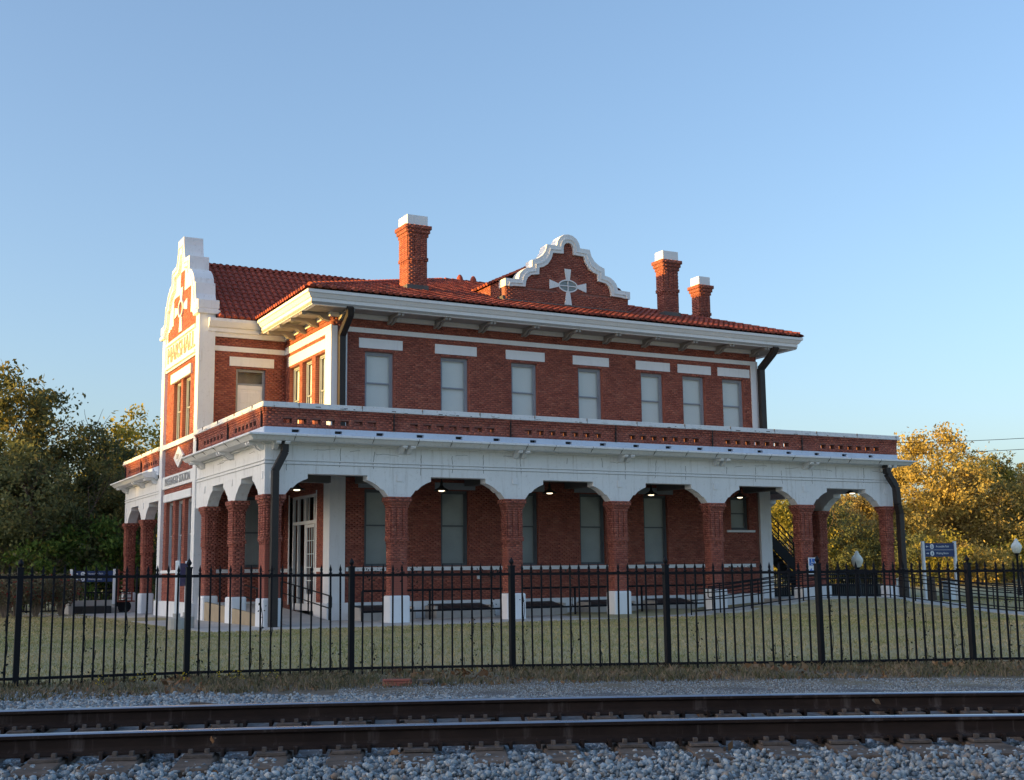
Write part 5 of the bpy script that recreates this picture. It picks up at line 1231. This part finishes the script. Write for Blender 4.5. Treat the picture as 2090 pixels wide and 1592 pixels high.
for cx in (4.3, 7.9, 8.6, 13.2, 13.5, 15.9):
    for _ in range(12):
        p = near_fence(1, cx-.25, cx+.25, -1.2, -.2)[0]; leafq(Vector((p[0], p[1], p[2]+.06)), random.uniform(.05, .09), V=V, F=F)
for _ in range(160):
    x = random.uniform(-1, 9); d = random.choice([random.uniform(-1.5, -.3), random.uniform(1.6, 5)]); p = Vector((x, rail_y(x), 0))+rail_n(x)*d; leafq(Vector((p.x, p.y, hz(p.x, p.y)+.03)), random.uniform(.015, .04), V=V, F=F)
for x, d, z in ((2.05, -.09, -.985), (6.25, 1.3, -.99), (3.1, -.3, -1.08), (5.0, -.35, -1.08), (6.8, -.4, -1.08), (1.4, -.5, -1.08)):
    p = Vector((x, rail_y(x), z))+rail_n(x)*d
    for _ in range(3): leafq(p+Vector((random.gauss(0, .015), random.gauss(0, .015), random.gauss(0, .01))), random.uniform(.025, .045), V=V, F=F)
lo = mesh_np('leaf_litter', np.array([tuple(v) for v in V]), np.array(F), 'dry_leaf', None, 'stuff'); tag(lo, 'dry brown fallen leaves scattered along the verge')
V = []; F = []
for cx in (3.2, 3.7, 3.9, 4.4, 4.9, 5.1, 5.2, 5.6, 8.6):
    p = near_fence(1, cx, cx+.01, -1.3, -.9)[0]
    for _ in range(14): leafq(Vector((p[0]+random.gauss(0, .07), p[1]+random.gauss(0, .07), p[2]+random.uniform(.08, .2))), .014, V=V, F=F)
fl = mesh_np('wildflowers', np.array([tuple(v) for v in V]), np.array(F), 'flower', None, 'stuff'); tag(fl, 'small yellow wildflowers in the weeds left of centre')
# loose things on the verge
def lump(name, c, size, ang, mat, label, cat):
    bm_ = bmesh.new(); bmesh.ops.create_cube(bm_, size=1); bmesh.ops.subdivide_edges(bm_, edges=bm_.edges, cuts=2, use_grid_fill=True)
    for v in bm_.verts: v.co += Vector((random.uniform(-.04, .04) for _ in range(3)))
    me = bpy.data.meshes.new(name); bm_.to_mesh(me); bm_.free(); me.materials.append(MAT[mat]); o = bpy.data.objects.new(name, me); C.objects.link(o)
    o.location = c; o.scale = size; o.rotation_euler = (0, random.uniform(-.1, .1), ang); tag(o, label, cat); return o
lump('loose_brick', (7.05, 16.9, hz(7.05, 16.9)+.05), (.4, .12, .09), R(-24), 'brick_course', 'red brick lying in the weeds beyond the far rail', 'brick')
lump('concrete_block', (7.5, 16.9, hz(7.5, 16.9)+.03), (.24, .12, .08), R(-24), 'flashing', 'grey concrete chunk beside the loose red brick', 'concrete block')
q = MB(); p0 = Vector((2.62, 10.9, hz(2.62, 10.9)+.06)); q.tube([(0, 0, .05), (.15, -.03, .02), (.4, -.12, -.01), (.75, -.3, -.04)], [.03, .045, .035, .02], 8); o = q.build('driftwood_branch', 'tie_wood', loc=p0); tag(o, 'dark charred branch lying on the ballast beyond the far rail', 'branch')

# ================================================================== TREES
def tree(x, y, z0, H, Rr, leaf, nleaf, label, ls=.16, trunk='trunk', group=None, name='tree', shape=1.0, low=.15, gaps=.0, seed=None, cat='tree'):
    rs = random.Random(seed if seed is not None else int(x*13+y*7)); t = empty(name, (x, y, z0)); tag(t, label, cat, group)
    q = MB(); tips = []
    def grow(p, d, L, r, dep):
        n = 4; pts = [p]; rad = [r]
        for i in range(n):
            d = (d+Vector((rs.gauss(0, .14), rs.gauss(0, .14), rs.gauss(.02, .08)))).normalized(); p = p+d*(L/n); pts.append(p); rad.append(r*(1-.5*(i+1)/n))
            if dep >= 1: tips.append((p.copy(), dep))
        q.tube(pts, rad, 5 if dep else 7)
        if dep < 3:
            m = rs.randint(2, 3)+(2 if dep == 0 else 0)
            for _ in range(m):
                a = rs.uniform(0, 2*math.pi); e = rs.uniform(.35, .95); nd = (d+Vector((math.cos(a)*e*1.3, math.sin(a)*e*1.3, rs.uniform(-.1, .45)))).normalized()
                st = pts[rs.randint(2, n)] if dep else pts[rs.randint(1, n)]
                grow(st, nd, L*rs.uniform(.5, .72), r*.5, dep+1)
    grow(Vector((0, 0, -.1)), Vector((rs.gauss(0, .06), rs.gauss(0, .06), 1)), H*.55, max(.09, H*.014), 0)
    q.build('trunk', trunk, t)
    # clump centres inside a lumpy ellipsoid
    nc = max(16, int(nleaf/140)); cs = []
    for _ in range(nc):
        while True:
            v = np.array([rs.uniform(-1, 1) for _ in range(3)]); L = np.linalg.norm(v)
            if .25 < L < 1: break
        v = v/L*(L**.45)
        zz = low*H+(v[2]+1)/2*(1-low)*H
        f = (1-.35*max(0, v[2]))*shape
        cs.append((v[0]*Rr*f, v[1]*Rr*f, zz))
    cs += [tuple(p) for p, dd in tips if dd >= 2 and p.z > low*H and p.z < H][:nc//2]
    cs = np.array(cs); g = np.random.default_rng(int(abs(x*31+y*17))+1)
    ci = g.integers(0, len(cs), nleaf); sg = g.uniform(.22, .6, len(cs))[ci]*(Rr/3.2)**.5
    P = cs[ci]+g.normal(size=(nleaf, 3))*sg[:, None]*np.array([1, 1, .75])
    P[:, 2] = np.maximum(P[:, 2], .15)
    a = g.normal(size=(nleaf, 3)); a /= np.linalg.norm(a, axis=1)[:, None]; b_ = g.normal(size=(nleaf, 3)); b_ = np.cross(a, b_); b_ /= np.linalg.norm(b_, axis=1)[:, None]
    s = g.uniform(.6, 1.25, nleaf)[:, None]*ls
    V = np.stack([P-a*s, P-b_*s*.5, P+a*s, P+b_*s*.5], 1).reshape(-1, 3); F = np.arange(nleaf*4).reshape(nleaf, 4)
    mesh_np('crown', V, F, leaf, t)
    return t
def tw_(px, Y, fn=None): pass
def ray(px, py):
    return r2*(px-1045)-u2*(py-796)+w_*FPX
def tree_at(px, ytop, Y, Rr, *a, **k):
    d = ray(px, ytop); s = Y/d.y; p = d*s; z0 = -1.6; return tree(p.x, p.y, z0, p.z-z0, Rr, *a, **k)
G1 = 'trees behind the left lawn'
tree_at(35, 735, 70, 2.3, 'leaf_olive', 9000, 'tall tree with orange-lit top at the photo\'s left edge', .15, group=G1, seed=3)
tree_at(105, 800, 73, 2.4, 'leaf_olive', 6500, 'loose open-crowned tree leaning right of the tall edge tree', .14, group=G1, seed=5, low=.3)
tree_at(60, 900, 66, 2.6, 'leaf_dark', 9000, 'dark low tree under the tall left-edge trees', .13, group=G1, seed=8)
tree_at(-60, 760, 71, 3.0, 'leaf_dark', 7000, 'dark tree cut off by the left edge', .15, group=G1, seed=9)
tree_at(165, 870, 70, 3.0, 'leaf_olive', 10000, 'dark tree with gold top left of the station', .13, group=G1, seed=11)
tree_at(235, 900, 72, 2.2, 'leaf_dark', 7000, 'thin twiggy dark tree between the gold-topped trees', .12, group=G1, seed=12)
tree_at(292, 832, 76, 3.4, 'leaf_yellowgreen', 12000, 'yellow-topped tree immediately left of the white gable', .15, group=G1, seed=14)
tree_at(225, 940, 67, 2.2, 'leaf_olive', 7000, 'olive mid-height tree before the twiggy tree', .12, group=G1, seed=15)
tree_at(330, 1000, 69, 2.4, 'leaf_dark', 6000, 'dark tree seen behind the north porch', .13, group=G1, seed=16)
tree_at(80, 1080, 63.9, 1.5, 'leaf_green', 2600, 'bright green sapling behind the iron rail, left one', .13, group='green saplings at the wood edge', seed=21, low=.05)
tree_at(205, 1060, 64.2, 1.7, 'leaf_green', 3200, 'bright green sapling behind the iron rail, beside the porch', .13, group='green saplings at the wood edge', seed=22, low=.05)
tree_at(20, 1060, 65, 1.8, 'leaf_dark', 4000, 'dark understorey tree at the left edge', .12, group=G1, seed=23, low=.05)
tree_at(140, 1040, 65, 2.0, 'leaf_dark', 5000, 'dark understorey tree behind the shrubs', .12, group=G1, seed=24, low=.05)
tree_at(270, 1050, 66, 1.8, 'leaf_dark', 4000, 'dark understorey tree beside the north porch', .12, group=G1, seed=25, low=.05)
G2 = 'autumn trees right of the station'
tree_at(1905, 880, 91, 6.0, 'leaf_gold', 20000, 'tallest golden tree right of the station', .2, group=G2, seed=31, shape=1.05, low=.2)
tree_at(1850, 990, 89, 4.2, 'leaf_gold', 9000, 'golden tree just past the end of the porch roof', .18, group=G2, seed=32)
tree_at(1975, 960, 90, 5.4, 'leaf_rust', 14000, 'broad rusty-gold tree behind the direction sign', .18, group=G2, seed=33, low=.05)
tree_at(2050, 985, 88, 4.8, 'leaf_gold', 11000, 'golden tree above the right-hand globe lamp', .18, group=G2, seed=34, low=.05)
tree_at(2110, 960, 90, 4.9, 'leaf_rust', 9000, 'rusty tree cut off by the right edge', .18, group=G2, seed=35, low=.05)
tree_at(2035, 925, 95, 2.4, 'leaf_olive', 900, 'thin feathery tree rising over the golden crowns', .2, group=G2, seed=36, low=.75)
tree_at(1925, 1075, 79, 2.3, 'leaf_yellowgreen', 1500, 'bright yellow-green sapling behind the direction sign', .16, group=G2, seed=37, low=.1)
tree_at(1870, 1095, 81, 3.0, 'leaf_dark', 5000, 'dark understorey tree behind the direction sign', .14, group=G2, seed=38, low=.02)
tree_at(2000, 1110, 80, 3.0, 'leaf_gold', 4500, 'low golden tree left of the right-hand globe lamp', .16, group=G2, seed=39, low=.02)
tree_at(2080, 1105, 79, 2.8, 'leaf_yellowgreen', 3500, 'low yellow tree behind the right-hand globe lamp', .16, group=G2, seed=40, low=.02)
tree_at(2000, 930, 96, 5.5, 'leaf_yellowgreen', 14000, 'broad yellow-green tree filling the gap behind the rusty crowns', .2, group=G2, seed=45, low=.1)
tree_at(2085, 950, 94, 5.0, 'leaf_gold', 12000, 'yellow tree at the right edge behind the globe lamp', .2, group=G2, seed=46, low=.1)
tree_at(1870, 1010, 97, 4.5, 'leaf_yellowgreen', 9000, 'yellow-green tree low behind the porch roof corner', .2, group=G2, seed=47, low=.05)
tree_at(1760, 1000, 91, 4.0, 'leaf_rust', 9000, 'rust-brown tree framed by the open end bay', .16, group=G2, seed=41)
tree_at(1700, 1030, 88, 3.5, 'leaf_dark', 8000, 'dark green tree framed by the open end bay', .14, group=G2, seed=42, low=.02)
tree_at(1790, 1060, 87, 3.5, 'leaf_dark', 7000, 'dark tree beside the end post of the porch', .14, group=G2, seed=43, low=.02)
tree_at(1605, 1000, 90, 4.4, 'leaf_yellowgreen', 9000, 'yellow-green tree seen over the steel staircase', .16, group=G2, seed=44, low=.05)
# far woods that close the horizon, and the woods west of the frame that shade the lawn
def woods(name, pts, ls, leaf, label, sx, sy):
    V = []; F = []; allP = []
    for (x, y, H, n) in pts:
        g = np.random.default_rng(int(abs(x*7+y*3))); P = g.normal(size=(n, 3))*np.array([sx, sy, 1]); P[:, 2] = g.beta(1.6, 1.2, n)*H; P[:, 0] += x; P[:, 1] += y; allP.append(P+np.array([0, 0, -1.6]))
    P = np.concatenate(allP); n = len(P); g = np.random.default_rng(5)
    a = g.normal(size=(n, 3)); a /= np.linalg.norm(a, axis=1)[:, None]; b_ = np.cross(a, g.normal(size=(n, 3))); b_ /= np.linalg.norm(b_, axis=1)[:, None]; s = g.uniform(.6, 1.3, n)[:, None]*ls
    V = np.stack([P-a*s, P-b_*s*.7, P+a*s, P+b_*s*.7], 1).reshape(-1, 3); o = mesh_np(name, V, np.arange(n*4).reshape(n, 4), leaf, None, 'stuff'); tag(o, label); return o
woods('far_woods', [(x, 118+6*math.sin(x), 8.5+2*math.sin(x*.7), 900) for x in range(0, 190, 5)], .55, 'leaf_dark', 'far dark woods closing the horizon behind the station', 3.4, 3.5)
def hw_(y): return float(np.interp(y, [-40, 20, 40, 47, 57, 62, 66, 71, 78, 84, 92, 130], [9, 10.5, 12.8, 13.4, 13.7, 13.2, 12.7, 13.2, 15, 11, 7.5, 7]))
WX = -78
woods('west_woods', [(WX+1.5*math.sin(y*1.7), y, hw_(y)+.5*math.sin(y*2.1), 1300) for y in np.arange(-40, 130, 2.2)], .5, 'leaf_dark', 'woods west of the lawn', 2.0, 1.6)
# shrubs on the left lawn
def shrub(x, y, H, Rr, label):
    t = empty('shrub', (x, y, GZ)); tag(t, label, 'shrub', 'bushy shrubs left of the station'); q = MB()
    for k in range(16):
        a = random.uniform(0, 2*math.pi); r1 = random.uniform(.15, .5)*Rr; q.tube([(0.05*math.cos(a), .05*math.sin(a), 0), (r1*.5*math.cos(a), r1*.5*math.sin(a), .35), (r1*1.3*math.cos(a), r1*1.3*math.sin(a), H*.7)], [.03, .022, .01], 5)
    q.build('stems', 'pale_trunk', t)
    n = 3200; g = np.random.default_rng(int(x*100)); v = g.normal(size=(n, 3)); v /= np.linalg.norm(v, axis=1)[:, None]; v *= g.uniform(.3, 1, n)[:, None]**.6
    P = v*np.array([Rr, Rr, (H-.45)/2])*(1+.15*np.sin(v[:, :1]*9+v[:, 1:2]*7))+np.array([0, 0, .45+(H-.45)/2])
    a = g.normal(size=(n, 3)); a /= np.linalg.norm(a, axis=1)[:, None]; b_ = np.cross(a, g.normal(size=(n, 3))); b_ /= np.linalg.norm(b_, axis=1)[:, None]; s = g.uniform(.6, 1.3, n)[:, None]*.055
    V = np.stack([P-a*s, P-b_*s*.6, P+a*s, P+b_*s*.6], 1).reshape(-1, 3); mesh_np('foliage', V, np.arange(n*4).reshape(n, 4), 'bush_leaf', t)
for x, y, H, Rr, l in ((5.7, 56.2, 1.85, .95, 'red-flecked shrub at the left edge of the lawn'), (6.95, 56.4, 1.85, .9, 'red-flecked shrub in the middle of the three-shrub row'), (8.0, 56.6, 1.8, .85, 'red-flecked shrub nearest the blue direction sign'), (6.3, 58.2, 1.85, .8, 'shrub standing behind the front shrub row')): shrub(x, y, H, Rr, l)
# overhead wires on the right
for dz, l in ((0, 'upper thin overhead wire right of the station'), (-1.1, 'lower thin overhead wire right of the station')):
    q = MB(); a = ray(1500, 900); b = ray(2300, 880); pa = a*(95/a.y); pb = b*(80/b.y)
    q.tube([pa.lerp(pb, k/12)+Vector((0, 0, dz-.6*math.sin(math.pi*k/12))) for k in range(13)], .03, 5); tag(q.build('overhead_wire', 'black_metal'), l, 'wire', 'overhead wires')
print('tris approx', sum(len(o.data.polygons) for o in bpy.data.objects if o.type == 'MESH'), len(bpy.data.objects))
